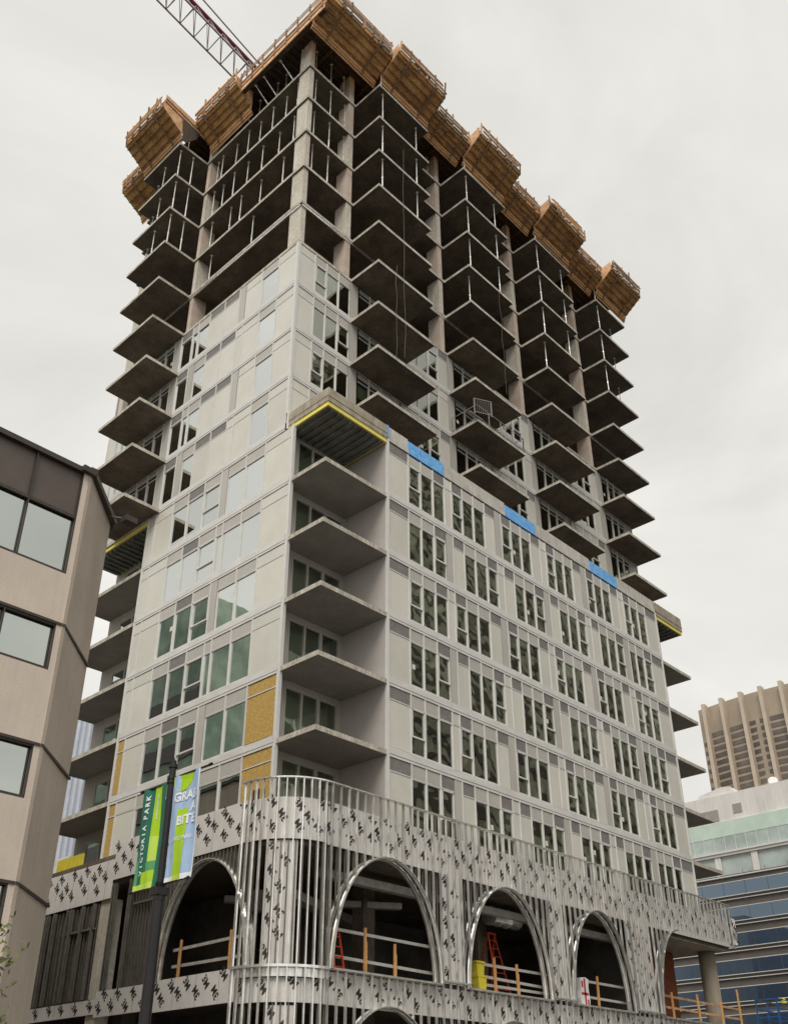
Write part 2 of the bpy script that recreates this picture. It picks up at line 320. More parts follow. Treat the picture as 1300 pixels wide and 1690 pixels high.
# ---------------- curtain wall
def facade(frame, u_list, k, gmat, sill=.36, top=None, bottom=None, warm='panel_warm', bandmat='band', side=1):
    """frame(u,w,z)->xyz, w outward. u_list: [(u0,u1,kind)]"""
    T = LV[k] if top is None else top; B = (LV[k-1] if k > 0 else LV[0]-2.95) if bottom is None else bottom
    cl = MB(); LVS = []; WPS = []; OSS = []; wins = []; cur = None
    def bx(mb, u0, u1, w0, w1, z0, z1, m=0):
        a = frame(u0, w0, z0); b = frame(u1, w1, z1); mb.box(a[0], b[0], a[1], b[1], a[2], b[2], m)
    ua, ub = u_list[0][0], u_list[-1][1]
    # mats: 0 panel warm,1 band,2 mullion,3 gasket,4 grey panel
    bx(cl, ua, ub, -.004, .03, B+.085, B+sill, 1)
    bx(cl, ua, ub, -.11, -.006, B+.01, B+sill-.01, 3)
    bx(cl, ua, ub, .0, .022, B-.035, B+.062, 1)
    bx(cl, ua, ub, -.11, -.035, T-.66, T-.02, 3)
    for (u0, u1, kd) in u_list:
        g_ = 'g' in kd; t = kd[0]
        zt0, zt1 = T-.545, T-.06
        if t == 'C':
            bx(cl, u0+.01, u1-.01, -.1, -.002 if 0 else .004, B+sill+.004, T-.05, 4); continue
        # transom cell
        if t in 'D':
            bx(cl, u0, u1, -.1, -.03, T-.3, T-.05, 4)
        elif t == 'O':
            
            for za, zc in ((zt0, zt1), (B+sill+.05, T-.64)): o1 = MB(); bx(o1, u0+.05, u1-.05, -.06, -.015, za, zc); OSS.append(o1)
        elif g_:
            lv = MB(); LVS.append(lv)
            for i in range(9):
                zz = zt0+.02+i*(zt1-zt0-.04)/8; bx(lv, u0+.04, u1-.04, -.03, -.006, zz-.018, zz+.018)
            bx(lv, u0+.03, u1-.03, -.034, -.031, zt0, zt1)
        else:
            bx(cl, u0+.03, u1-.03, -.03, -.008, zt0, zt1, 4 if t in 'GSs' else 0)
        bx(cl, u0+.03, u1-.03, -.03, .006, T-.61, T-.565, 2)
        if t in 'PN':
            wp = MB(); bx(wp, u0+.03, u1-.03, -.05, -.008, B+sill+.03, T-.63); WPS.append(wp)
        if t in 'GSsD':
            if cur and abs(cur[-1][1]-u0) < .02: cur.append((u0, u1, kd))
            else:
                cur = [(u0, u1, kd)]; wins.append(cur)
        bx(cl, u0-.028, u0+.028, -.05, .026, B+sill, T-.045, 2)
    bx(cl, ub-.028, ub+.028, -.05, .026, B+sill, T-.045, 2)
    P(cl, 'cladding', [warm, bandmat, 'mullion', 'gasket', 'panel_grey'])
    PM('louvre', 'louvre', LVS); PM('plywood_sheet', 'osb', OSS); PM('wall_panel', warm, WPS)
    for wn in wins:
        fr = MB(); pn = MB()
        for (u0, u1, kd) in wn:
            t = kd[0]; zb = B+sill+.03; zt = (T-.62) if t != 'D' else T-.3
            bx(fr, u0+.03, u1-.03, -.07, .004, zb-.03, zb+.03); bx(fr, u0+.03, u1-.03, -.07, -.002, zt-.035, zt)
            bx(fr, u0+.028, u0+.05, -.07, -.002, zb, zt); bx(fr, u1-.05, u1-.028, -.07, -.002, zb, zt)
            if t in 'Ss':
                zm = T-1.80; bx(fr, u0+.05, u1-.05, -.05, .02, zm-.045, zm+.02)
                a, b = (u0+.05, u1-.05)
                for e in (a, b-.05): bx(fr, e, e+.05, -.04, .018, zm, zt-.01)
                bx(fr, a, b, -.04, .018, zt-.06, zt-.01)
            a = frame(u0+.05, -.045, zb+.03); b = frame(u1-.05, -.045, zb+.03)
            pn.quad(a, b, (b[0], b[1], zt-.03), (a[0], a[1], zt-.03))
        w_ = P(fr, 'window', 'mullion'); q = pn.build('pane', gmat); q.parent = w_
        rr = random.Random(int(wn[0][0]*97+k*13)); bl = MB()
        for (u0, u1, kd) in wn:
            if rr.random() < .22:
                dz = rr.uniform(.2, .9); a = frame(u0+.06, -.16, 0); b = frame(u1-.06, -.16, 0); zt = T-.66; bl.quad((a[0], a[1], zt-dz), (b[0], b[1], zt-dz), (b[0], b[1], zt), (a[0], a[1], zt))
            elif rr.random() < .2:
                a = frame(u0+.15, -.05, 0); c0 = rr.uniform(.5, 1.4); b = frame(u0+.35, -.05, 0); z_ = B+sill+c0; f_ = frame(0, -.041, 0)
                a = frame(u0+.15, -.041, 0); b = frame(u0+.34, -.041, 0); bl.quad((a[0], a[1], z_), (b[0], b[1], z_), (b[0], b[1], z_+.22), (a[0], a[1], z_+.22))
        if bl.f: q = bl.build('film_sheet', 'drywall'); q.parent = w_
fL = lambda u, w, z: (-w, u, z)
fR = lambda u, w, z: (u, -PD-w, z)
fU = lambda u, w, z: (u, -w, z)
# left face
for k in (9, 8, 7, 6):
    c = [(.12, 1.45, 'P'), (1.45, 2.8, 'G'), (2.8, 4.13, 'P')]
    c += [(4.13, 4.65, 'C' if k in (9, 7) else 'N'), (4.65, 5.93, 'Pg' if k != 9 else 'Pg'), (5.93, 7.24, 'Pg'), (7.24, 8.28, 'G'), (8.28, 8.8, 'G' if k in (9, 7) else 'C'), (8.8, 9.86, 'Gg')]
    facade(fL, c, k, 'glass_left')
    # behind the left balconies and on to the far corner
    facade(fL, [(9.9, 10.5, 'C'), (10.5, 11.4, 'D'), (11.4, 12.4, 'D'), (12.4, 13.4, 'D'), (13.4, 14.2, 'C')], k, 'glass_left')
    if k < 9: facade(fL, [(14.2, 14.9, 'G'), (14.9, 15.6, 'G'), (15.6, 16.45, 'P')], k, 'glass_left')
for k in (5, 4, 3, 2, 1, 0):
    a = 'O' if k <= 1 else 'P'
    c = [(-.38, 1.42, a), (1.42, 2.8, 'G'), (2.8, 4.13, 'G'), (4.13, 4.62, 'C' if k % 2 else 'G'), (4.62, 5.93, 'S'), (5.93, 7.23, 'Gg'), (7.23, 8.5, 'G'), (8.5, 10.0, 'P'), (10.0, 10.58, 'O' if k <= 1 else 'N')]
    facade(fL, c, k, 'glass_left')
for b in ((-.035, .10, -.035, .11, LV[5]+.9, LV[9]-.03), (-.035, .12, -.52, -.41, LV[0]-3.2, LV[5]+.02), (-.035, .1, 10.6, 10.70, -3.2, LV[5]),
          (3.70, 3.80, -PD-.035, -PD+.1, -3.2, LV[5]+.1), (27.17, 27.27, -PD-.035, -PD+.1, -3.2, LV[5]+.1)):
    m = MB(); m.box(*b); P(m, 'corner_post', 'mullion')
for b in ((.06, 2.0, 10.56, 10.70, -3.2, LV[5]), (1.93, 2.03, 10.7, 11.3, -3.2, LV[5]), (1.93, 2.03, 15.6, 16.6, -3.2, LV[5]), (3.72, 3.86, -2.6, .1, -3.2, LV[5]), (27.12, 27.26, -2.6, .1, -3.2, LV[5]),
          (.02, .14, -.42, -.02, -3.2, LV[5]), (30.9, 31, .1, 16.5, -3.2, LV[9]), (2.03, 31, 16.4, 16.5, -3.2, LV[5]), (.1, 31, 16.4, 16.5, LV[5], LV[9])):
    m = MB(); m.box(*b); P(m, 'return_wall', 'recess_wall')
# recess back walls with doors
for k in range(0, 6):
    T = LV[k]; B = LV[k-1]+.2 if k else -3.0
    fb = lambda u, w, z: (u, .0-w, z)
    m = MB(); m.box(.1, .70, -.02, .1, B, T); m.box(3.52, 3.72, -.02, .1, B, T); m.box(.70, 3.52, -.02, .1, T-.30, T); m.box(1.56, 1.64, -.04, .08, B, T-.3); m.box(2.42, 2.56, -.04, .08, B, T-.3); m.box(.70, .76, -.05, .08, B, T-.3); m.box(3.46, 3.52, -.05, .08, B, T-.3)
    m.box(.3, .32, -.026, -.021, B+.05, T-.25); m.box(1.64, 2.42, -.035, .06, B+1.0, B+1.06) if k % 2 else None; m.box(.70, 3.5, -.035, .06, B, B+.09)
    d = P(m, 'door_wall', 'panel_grey'); q = MB(); q.quad((.76, .03, B), (3.46, .03, B), (3.46, .03, T-.3), (.76, .03, T-.3)); q = q.build('pane', 'glass_door'); q.parent = d
    m = MB(); m.box(.6, 3.6, .62, .68, B, T-.01); P(m, 'partition_or_backing', 'drywall')  # pale backing added close behind the doors to brighten their glass
    m = MB(); m.box(27.26, 31, -.02, .1, B, T); P(m, 'door_wall', 'panel_grey')
    m = MB()
    for y0, y1 in ((11.3, 11.45), (12.2, 12.28), (13.1, 13.5), (14.3, 14.38), (15.5, 15.62)): m.box(1.93, 2.03, y0, y1, B, T-.5)
    m.box(1.93, 2.03, 11.3, 15.62, T-.5, T)
    d = P(m, 'door_wall', 'panel_grey'); q = MB(); q.quad((1.98, 11.3, B), (1.98, 15.6, B), (1.98, 15.6, T-.5), (1.98, 11.3, T-.5)); q = q.build('pane', 'glass_left'); q.parent = d
# right lower face
for k in (5, 4, 3, 2, 1, 0):
    od = k % 2
    c = [(3.80, 5.09, 'Pg'), (5.09, 5.95, 'S' if od else 'G'), (5.95, 6.81, 'G'), (6.81, 7.65, 'Gg' if od else 'Sg'), (7.65, 8.14, 'N' if od else 'C')]
    for x in ((8.14, 8.95, 9.8, 10.67, 11.5), (12.0, 12.82, 13.65, 14.5, 15.33), (15.84, 16.63, 17.48, 18.32, 19.15), (19.63, 20.4, 21.22, 22.06, 22.9)):
        if od: kinds = ('Sg', 'G', 'G', 'Pg')
        else: kinds = ('Pg', 'G', 'G', 'Sg')
        for i in range(4): c.append((x[i], x[i+1], kinds[i]))
        nx = {11.5: 12.0, 15.33: 15.84, 19.15: 19.63, 22.9: 23.45}[x[4]]
        i0 = (8.14, 12.0, 15.84, 19.63).index(x[0])
        c.append((x[4], nx, 'C' if (i0+od) % 2 else 'N'))
    c += [(23.45, 24.19, 'Sg' if od else 'G'), (24.19, 25.04, 'G'), (25.04, 25.91, 'G' if od else 'Sg'), (25.91, 27.17, 'Pg')]
    facade(fR, c, k, 'glass_right')
# roof edge of the lower block: parapet, membrane
pr_ = MB()
seg = [(3.72, 5.12), (7.62, 12.45), (15.05, 20.2), (23.0, 27.2)]
for a, b in seg:
    pr_.box(a, b, -PD-.015, -PD+.22, LV[5]+.05, 15.28); pr_.box(a, b, -PD+.02, -PD+.22, 15.28, 15.84)
    x = a+.4
    while x < b-.1: pr_.box(x, x+.03, -PD+.01, -PD+.03, 15.28, 15.80); x += .95
pr_.box(3.72, 27.2, -PD+.22, -PD+.3, 15.0, 15.72)
P(pr_, 'parapet', 'parapet')
for a, b in ((5.12, 7.62), (12.45, 15.05), (20.2, 23.0)):
    m = MB(); m.box(a, b, -PD-.02, -PD+.22, LV[5]+.05, 15.72); P(m, 'blue_membrane', 'membrane')
# canopies over the corner recesses
def canopy(x0, x1, y0, y1, sides, foamz=14.93):
    m = MB(); m.box(x0, x1, y0, y1, foamz+.15, 15.82); m.box(x0-.02, x1+.02, y0-.02, y1+.02, foamz+.42, foamz+.45)
    c_ = P(m, 'canopy', 'canopy_concrete')
    f = MB(); f.box(x0+.04, x1-.04, y0+.04, y1-.04, foamz-.06, foamz+.15)
    q = f.build('insulation_strip', 'foam'); q.parent = c_
    s_ = MB(); s_.box(x0+.12, x1-.12, y0+.12, y1-.06, foamz-.10, foamz-.07)
    n = int((x1-x0)/.36) if (x1-x0) > 2.5 else 0
    if n:
        for i in range(1, n): s_.box(x0+i*(x1-x0)/n-.03, x0+i*(x1-x0)/n+.03, y0+.14, y1-.1, foamz-.2, foamz-.10)
    else:
        n = int((y1-y0)/.4)
        for i in range(1, n): s_.box(x0+.14, x1-.1, y0+i*(y1-y0)/n-.03, y0+i*(y1-y0)/n+.03, foamz-.2, foamz-.10)
    q = s_.build('steel_ribs', 'steel_deck'); q.parent = c_
canopy(.0, 3.70, -PD-.03, .0, 0); canopy(27.28, 30.5, -PD-.02, .0, 0, 14.75)
canopy(.02, 1.95, 10.74, 16.5, 0, 14.78)
m = MB(); m.box(3.66, 3.76, -PD-.05, -PD+.1, 15.2, 15.84); P(m, 'blue_membrane', 'membrane')
m = MB(); m.box(-.03, .12, -.10, .0, 14.95, 15.9); P(m, 'flashing', 'white')
# upper right face
for k in (9, 8, 7, 6, 5):
    od = k % 2
    if k > 5: facade(fU, [(.12, 1.19, 'P'), (1.19, 1.98, 'S' if od else 'G'), (1.98, 2.84, 'G'), (2.84, 3.68, 'G' if od else 'S'), (3.68, 4.27, 'C')], k, 'glass_right') if k == 9 else facade(fU, [(.12, 1.19, 'P'), (1.19, 1.98, 'G' if k == 8 else 'S'), (1.98, 2.84, 'G'), (2.84, 3.68, 'S' if k == 8 else 'G'), (3.68, 4.27, 'C')], k, 'glass_right')
    else: facade(fU, [(3.68, 4.27, 'C')], k, 'glass_right')
    if k == 5: continue
    for x0 in (4.27, 12.05, 19.85):
        facade(fU, [(x0, x0+.88, 'D'), (x0+.88, x0+1.75, 'D'), (x0+1.75, x0+2.6, 'D'), (x0+2.6, x0+3.2, 'C')], k, 'glass_right')
        xe = {4.27: 8.0, 12.05: 15.85, 19.85: 23.5}[x0]; xr = xe+3.5
        facade(fU, [(x0+3.2, xe+.1, 'P'), (xe+.1, xe+.95, 'S' if not od else 'G'), (xe+.95, xe+1.8, 'G'), (xe+1.8, xe+2.65, 'G' if not od else 'S'), (xe+2.65, xr, 'Pg' if od else 'P'), (xr, {4.27: 12.05, 12.05: 19.85, 19.85: 27.65}[x0], 'C')], k, 'glass_right')
    facade(fU, [(27.65, 28.45, 'D'), (28.45, 29.2, 'D'), (29.2, 29.95, 'D'), (29.95, 30.95, 'C')], k, 'glass_right')
# head trim on the first bare slab
ht = MB()
for x0, x1 in ((.1, 3.7), (3.7, 31)): ht.box(x0, x1, .02, .09, LV[10]-.12, LV[10]-.002)
ht.box(.02, .09, .1, 16.3, LV[10]-.12, LV[10]-.002)
P(ht, 'head_trim', 'galv')
# bracket on the balcony slabs: temporary balustrade (one storey)
zb = LV[7]+.19
rl = MB()
def rail(mb, p, q, posts=2, h=1.05, pick=0):
    p = Vector(p); q = Vector(q)
    for i in range(posts): a = p.lerp(q, i/(posts-1)); mb.beam(a, a+Vector((0, 0, h)), .04)
    for f in (.12, h): mb.beam(p+Vector((0, 0, f)), q+Vector((0, 0, f)), .03)
    for i in range(pick): a = p.lerp(q, (i+.5)/pick); mb.beam(a+Vector((0, 0, .12)), a+Vector((0, 0, h)), .012)
rail(rl, (11.62, -.1, zb), (11.62, -1.88, zb), 2); rail(rl, (11.62, -1.88, zb), (15.8, -1.88, zb), 5); rail(rl, (15.8, -1.88, zb), (15.8, -.1, zb), 2)
rl.box(10.9, 12.0, -1.96, -1.9, zb+.1, zb+.16); rail(rl, (11.1, -2.1, zb), (12.1, -2.5, zb+.1), 2, pick=9)
P(rl, 'balustrade', 'louvre')
# ---------------- podium
YF, XF = -3.55, -1.95            # outer face of studs on the right and left
RC = 2.1                         # corner radius
cx, cy = XF+RC, YF+RC
def path(u):                     # u=0 at the tangent on the right face; positive = +X, negative runs round the corner to the left face
    arc = RC*math.pi/2
    if u >= 0: return Vector((cx+u, YF, 0)), Vector((0, -1, 0))
    if u >= -arc:
        a = -math.pi/2+u/RC; return Vector((cx+RC*math.cos(a), cy+RC*math.sin(a), 0)), Vector((math.cos(a), math.sin(a), 0))
    return Vector((XF, cy+(-u-arc), 0)), Vector((-1, 0, 0))
ARC = RC*math.pi/2
UE = 28.85-cx
def ux(x): return x-cx
def uy(y): return -(y-cy)-ARC
ZT, ZS, ZB = -2.1, -8.08, GZ
ARCH = [(2.98, 2.62, -4.22, 0), (9.66, 2.52, -4.2, 0), (16.05, 2.28, -4.2, 0)]
def arch_h(x, zc0=-8.08, shift=0):
    for c_, hw, zt, _ in ARCH:
        if abs(x-c_) < hw: return zc0+(zt+8.08)*math.sqrt(1-((x-c_)/hw)**2)
    if x > 20.75:
        if x >= 22.95: return zc0+3.95
        return zc0+3.95*math.sqrt(max(0, 1-((22.95-x)/2.2)**2))
    return None
def arch_hL(y, zc0=-8.08):
    c_, hw, zt = .55, 2.42, -4.42
    if abs(y-c_) < hw: return zc0+(zt+8.08)*math.sqrt(1-((y-c_)/hw)**2)
    return None
def stud(mb, u, z0, z1, off=0., w=.042, d=.10, jit=True):
    if z1-z0 < .05: return
    p, n = path(u); t = Vector((-n.y, n.x, 0)); p = p-n*off
    a = p-t*w/2; b = p+t*w/2; i = n*d
    # C section: face flange, web, back flange
    for q0, q1, dd0, dd1 in ((-w/2, w/2, 0, .006), (-w/2, -w/2+.006, .006, d), (-w/2, w/2, d-.006, d)):
        v = []
        for z in (z0, z1):
            for s_, dd in ((q0, dd0), (q1, dd0), (q1, dd1), (q0, dd1)):
                c = p+t*s_-n*dd; v.append((c.x, c.y, z))
        mb.add(v, [(3, 2, 1, 0), (4, 5, 6, 7), (0, 1, 5, 4), (1, 2, 6, 5), (2, 3, 7, 6), (3, 0, 4, 7)])
nst = 0
extra = MB(); over = MB()
us = []
u = -ARC-.1
while u < UE: us.append(u); u += .392 if u > -.2 else .285
for u in us:
    m = MB(); mlow = MB(); ms_ = (m, mlow); x = cx+u
    if u < 0: stud(m, u, ZB, ZT-.03)
    else:
        h = arch_h(x)
        if h is None: stud(m, u, ZB, ZT-.03)
        else:
            stud(m, u, h+.02, ZT-.03)
            if x < 22.8:
                h2 = arch_h(x, -12.9); stud(mlow, u, (h2 if h2 else ZB), -8.12)
    for pc in ms_:
        if pc.f:
            nst += 1
            if nst <= 99: P(pc, 'metal_stud', 'galv')
            else: over.add(pc.v, pc.f)
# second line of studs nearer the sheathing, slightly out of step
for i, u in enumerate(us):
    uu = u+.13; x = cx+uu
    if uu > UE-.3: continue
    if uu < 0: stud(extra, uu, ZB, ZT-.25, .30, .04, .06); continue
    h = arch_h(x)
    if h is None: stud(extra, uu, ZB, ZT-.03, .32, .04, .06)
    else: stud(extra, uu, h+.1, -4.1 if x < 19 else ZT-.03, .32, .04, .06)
e_ = P(extra, 'back_studs', 'galv_dark'); e_['kind'] = 'stuff'; e_ = P(over, 'metal_stud', 'galv'); e_['kind'] = 'stuff'
# tracks: top rail, sill rail, ledges
def strip(mb, u0, u1, z0, z1, off0, off1, n=None, m=0):
    n = n or max(1, int(abs(u1-u0)/.18) if min(u0, u1) < 0 else 1)
    pts = []
    uu = [u0+(u1-u0)*i/n for i in range(n+1)]
    for u in uu:
        p, nn = path(u); a = p-nn*off0; b = p-nn*off1; pts.append((a, b))
    for i in range(n):
        (a, b), (c, d) = pts[i], pts[i+1]
        mb.add([(a.x, a.y, z0), (c.x, c.y, z0), (d.x, d.y, z0), (b.x, b.y, z0), (a.x, a.y, z1), (c.x, c.y, z1), (d.x, d.y, z1), (b.x, b.y, z1)],
               [(3, 2, 1, 0), (4, 5, 6, 7), (0, 1, 5, 4), (1, 2, 6, 5), (2, 3, 7, 6), (3, 0, 4, 7)], m)
tr = MB()
strip(tr, -ARC-.25, 0, ZT-.05, ZT, -.015, .12); strip(tr, 0, UE, ZT-.05, ZT, -.015, .12)
strip(tr, -ARC-.2, 0, -8.14, -8.06, -.02, .14); strip(tr, -ARC-.1, 0, -8.40, -8.14, .13, .16)
for c_, hw, zt, _ in ARCH: strip(tr, ux(c_-hw), ux(c_+hw), -8.12, -8.06, -.03, .42)
strip(tr, ux(20.75), UE-.2, -8.12, -8.06, -.03, .35)
for a, b in ((5.65, 7.1), (12.25, 13.7), (18.4, 20.7)): strip(tr, ux(a), ux(b), -8.0, -7.94, -.03, .10)
P(tr, 'stud_track', 'galv')
# arch frames
def arch_band(fn, c_, hw, zc0, H, o0, o1, th, a0=0, a1=math.pi, n=30, name='arch_frame', fl=.05):
    m = MB()
    for i in range(n):
        t0 = a0+(a1-a0)*i/n; t1 = a0+(a1-a0)*(i+1)/n
        def pt(t, o, g): return fn(c_-(hw+g)*math.cos(t), o, zc0+(H+g)*math.sin(t))
        for oa, ob, ga, gb in ((o0, o1, 0, .012), (o0, o0+.012, 0, fl), (o1-.012, o1, 0, fl), ((o0+o1)/2-.02, (o0+o1)/2+.02, -.03, .0)):
            v = [pt(t0, oa, ga), pt(t1, oa, ga), pt(t1, ob, ga), pt(t0, ob, ga), pt(t0, oa, gb), pt(t1, oa, gb), pt(t1, ob, gb), pt(t0, ob, gb)]
            m.add(v, [(3, 2, 1, 0), (4, 5, 6, 7), (0, 1, 5, 4), (1, 2, 6, 5), (2, 3, 7, 6), (3, 0, 4, 7)])
    return P(m, name, 'galv')
fr_ = lambda u, o, z: (u, YF+o, z)
fl_ = lambda u, o, z: (XF+o, u, z)
for c_, hw, zt, _ in ARCH:
    arch_band(fr_, c_, hw, -8.08, zt+8.08, -.03, .14, 0); arch_band(fr_, c_, hw, -8.08, zt+8.08, .26, .46, 0)
    arch_band(fr_, c_, hw, -12.9, zt+8.08, -.03, .3, 0)
arch_band(fr_, 22.95, 2.2, -8.08, 3.95, -.03, .40, 0, 0, math.pi/2)
arch_band(fl_, .55, 2.42, -8.08, 3.66, .22, .40, 0, fl=.09); arch_band(fl_, .55, 2.42, -8.08, 3.66, .02, .20, 0)
# left-face studs
ls = MB()
for i in range(24):
    y = -1.75+i*.205
    h = arch_hL(y)
    if h: stud(ls, uy(y), h+.05, -4.2, .14, .05, .12)
for y in [3.25+.2*i for i in range(14)]: stud(ls, uy(y), -8.1, -4.45, .5, .05, .12)
for y in (3.1, 3.3, 5.2, 6.2, 6.35): stud(ls, uy(y), -8.1, -4.3, .12, .06, .14)
for y in [7.3+.26*i for i in range(16)]:
    stud(ls, uy(y), -8.3, -4.9 if not 8.9 < y < 10 else -4.9, .2, .05, .12)
for y in (7.4, 8.2, 9.0, 9.3, 10.3, 10.8, 11.2): stud(ls, uy(y), -8.3, -4.9, .02, .06, .14)
strip(ls, uy(7.3), uy(9.6), -5.85, -5.78, .1, .3); strip(ls, uy(3.3), uy(5.3), -5.2, -5.12, .4, .5)
P(ls, 'side_studs', 'galv_dark')['kind'] = 'stuff'
# sheathing with its printed marks
GV, GF = glyphs('3M', .40, .013)
def sheathing(u0, u1, z0, z1, off, cell=(.93, .77), ph=0, th=.02):
    m = MB(); strip(m, u0, u1, z0, z1, off, off+th); b = P(m, 'sheathing_board', 'sheath')
    k = MB(); i = 0; u = min(u0, u1)+.16; U1 = max(u0, u1)-.12
    while u < U1:
        j = 0; z = z1-.2-(.5*cell[1] if (i+ph) % 2 else 0)
        while z > z0+.13:
            ang = R(-48)+(math.pi if (i+j) % 2 else 0)+random.uniform(-.12, .12); ca, sa = math.cos(ang), math.sin(ang)
            vs = []; jx = random.uniform(-.11, .11); jz = random.uniform(-.09, .09)
            for gx, gy in GV:
                a = gx*.86*ca-gy*sa+jx; bb = gx*.86*sa+gy*ca+jz
                p, nn = path(u+a*.92); p = p-nn*(off-.004); vs.append((p.x, p.y, z+bb))
            k.add(vs, GF); z -= cell[1]; j += 1
        u += cell[0]*.5; i += 1
    if k.f: q = k.build('printed_mark', 'ink'); q.parent = b
    u = min(u0, u1)+1.2
    while u < max(u0, u1)-.3:
        jn = MB(); strip(jn, u, u+.012, z0, z1, off-.002, off+.001, 1); q = jn.build('board_joint', 'galv_dark'); q.parent = b; u += 1.22*random.choice((1, 1, 2))
    return b
sheathing(uy(6.45), -ARC-.02, -4.17, -2.74, .12)
sheathing(uy(11.8), uy(6.47), -4.82, -3.35, .14, ph=1)
sheathing(-ARC, 0, -4.14, -2.74, .26); sheathing(.02, UE-.1, -4.2, -2.74, .24)
sheathing(-ARC*.72, -ARC*.36, -8.05, -4.18, .34, cell=(.95, .8))
sheathing(-ARC*.62, -ARC*.30, ZB, -9.2, .34, cell=(.95, .8))
sheathing(-ARC, 0, -9.12, -8.42, .26); sheathing(.02, ux(20.6), -9.12, -8.16, .24)
sheathing(ux(20.7), UE, -9.0, -8.16, .24)
for a, b in ((5.95, 6.95), (12.45, 13.6), (18.6, 20.5)): sheathing(ux(a), ux(b), -8.0, -4.2, .22, cell=(.95, .8))
sheathing(uy(3.0), -ARC-.02, -9.07, -8.08, .12); sheathing(uy(6.5), uy(3.0)-.02, -8.98, -8.12, .10, ph=1); sheathing(uy(11.8), uy(6.52), -8.85, -8.35, .16)
sheathing(UE+.0, ux(29.42), -4.05, -2.72, .10, cell=(.55, .6)); sheathing(UE-.12, ux(29.36), -4.2, -2.85, .24)
# podium slabs, soffit, columns, ceilings
m = MB()
def pod(x1, o): return [(cx, YF+o), (x1, YF+o), (x1, 16.5), (XF+o, 16.5), (XF+o, cy)]+[(cx-(RC-o)*math.cos(math.pi/2*i/8), cy-(RC-o)*math.sin(math.pi/2*i/8)) for i in range(1, 8)]
m.prism(pod(28.9, .42), -4.3, -4.08, lambda a, b, h: (a, b, h)); m.prism(pod(28.9, .5), -3.2, -3.0, lambda a, b, h: (a, b, h)); P(m, 'podium_roof', 'concrete')
m = MB(); m.box(20.5, 28.85, YF+.45, YF+5.5, -4.37, -4.31); P(m, 'soffit', 'canopy_concrete')
m = MB(); m.prism(pod(30.5, .42), -8.6, -8.2, lambda a, b, h: (a, b, h)); P(m, 'podium_floor', 'concrete')
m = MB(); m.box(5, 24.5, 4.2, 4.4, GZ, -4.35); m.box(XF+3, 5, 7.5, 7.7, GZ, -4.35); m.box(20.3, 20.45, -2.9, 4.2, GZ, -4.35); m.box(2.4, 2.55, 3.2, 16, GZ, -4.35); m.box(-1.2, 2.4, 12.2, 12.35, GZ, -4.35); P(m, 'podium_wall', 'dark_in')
for i, (x, y) in enumerate(((4.9, -.3), (11.6, -.3), (18.2, -.3), (4.9, 3.5), (-.3, 6.9))):
    column(x-.3, x+.3, y-.3, y+.3, GZ, -4.35, 'concrete')
column(XF+.25, XF+.75, 6.55, 7.25, GZ, -4.8, 'column_concrete')
m = MB(); m.tube((28.15, -2.2, GZ), (28.15, -2.2, -4.3), .42, n=28); P(m, 'round_column', 'round_concrete', smooth=True)
m = MB()
for x in (1.0, 8.0, 15.0): m.beam((x, YF+1.6, -4.75), (x+6.2, YF+1.6, -4.75), .3, .28)
m.beam((0, -1, -5.3), (7, 2, -5.3), .5, .3); m.beam((.5, 2.5, -5.1), (6, -1.2, -5.1), .35, .22)
P(m, 'ceiling_beam', 'timber_grey')
# ================================================================== loose things on and in the tower
m = MB(); m.tube((10.9, -1.6, -4.8), (12.0, -1.6, -4.8), .36, n=24); m.tube((12.1, -1.6, -4.8), (12.9, -1.4, -4.8), .33, n=24)
for x in (10.9, 11.45, 12.0): m.tube((x-.02, -1.6, -4.8), (x+.02, -1.6, -4.8), .39, n=24)
tag(m.build('air_duct', 'galv', smooth=False), 'shiny round steel duct hanging under the ceiling in the second front arch', 'duct')
def guard(x0, x1, posts, y, label, z=-8.06, rails=(.45, 1.05), orange='timber_orange', lean=0, railmat='timber_grey', frame=None):
    t = thing('wooden_guardrail', label, 'guardrail', (x0, y, z), 'temporary guardrails')
    fn = frame or (lambda a, o, zz: (a, y+o, zz))
    for i, (p, hh) in enumerate(posts):
        m = MB(); l = random.uniform(-.06, .06); m.beam(fn(p, 0, z-.25), fn(p+l, -.0, z+hh), .09, .045, up=(1, 0, 0)); m.beam(fn(p+.1, .05, z-.25), fn(p+.1+l*.5, .05, z+hh*.72), .09, .04, up=(1, 0, 0)); m.build('post', orange, t)
    for r in rails:
        m = MB(); m.beam(fn(x0, .08, z+r+random.uniform(-.04, .04)), fn(x1, .08, z+r+random.uniform(-.06, .04)), .04, .10); m.build('rail', railmat, t)
    return t
guard(.8, 6.6, ((2.5, 1.55), (3.95, 1.2)), YF+.75, 'wooden guardrail with two tall posts across the biggest front arch', rails=(.48, 1.35))
guard(8.0, 13.6, ((9.5, 1.35), (10.95, 1.25)), YF+.75, 'wooden guardrail in the arch with the red ladder', rails=(.35, .6, 1.05))
guard(14.5, 19.9, ((16.55, 1.35),), YF+.75, 'wooden guardrail with one post beside the red and white sack', rails=(.5, 1.05))
guard(20.9, 29.6, ((22.5, 1.2), (25.0, 1.3), (27.3, 1.2), (29.3, 1.9)), YF+.55, 'orange timber guardrail on the open terrace by the round column', rails=(.5, 1.0), railmat='timber')
guard(-1.6, 2.8, ((-.5, 1.3), (2.3, 1.3)), 0, 'wooden guardrail in the shaded side arch behind the banner pole', rails=(.45, 1.05), frame=lambda a, o, zz: (XF+.6+o, a, zz))
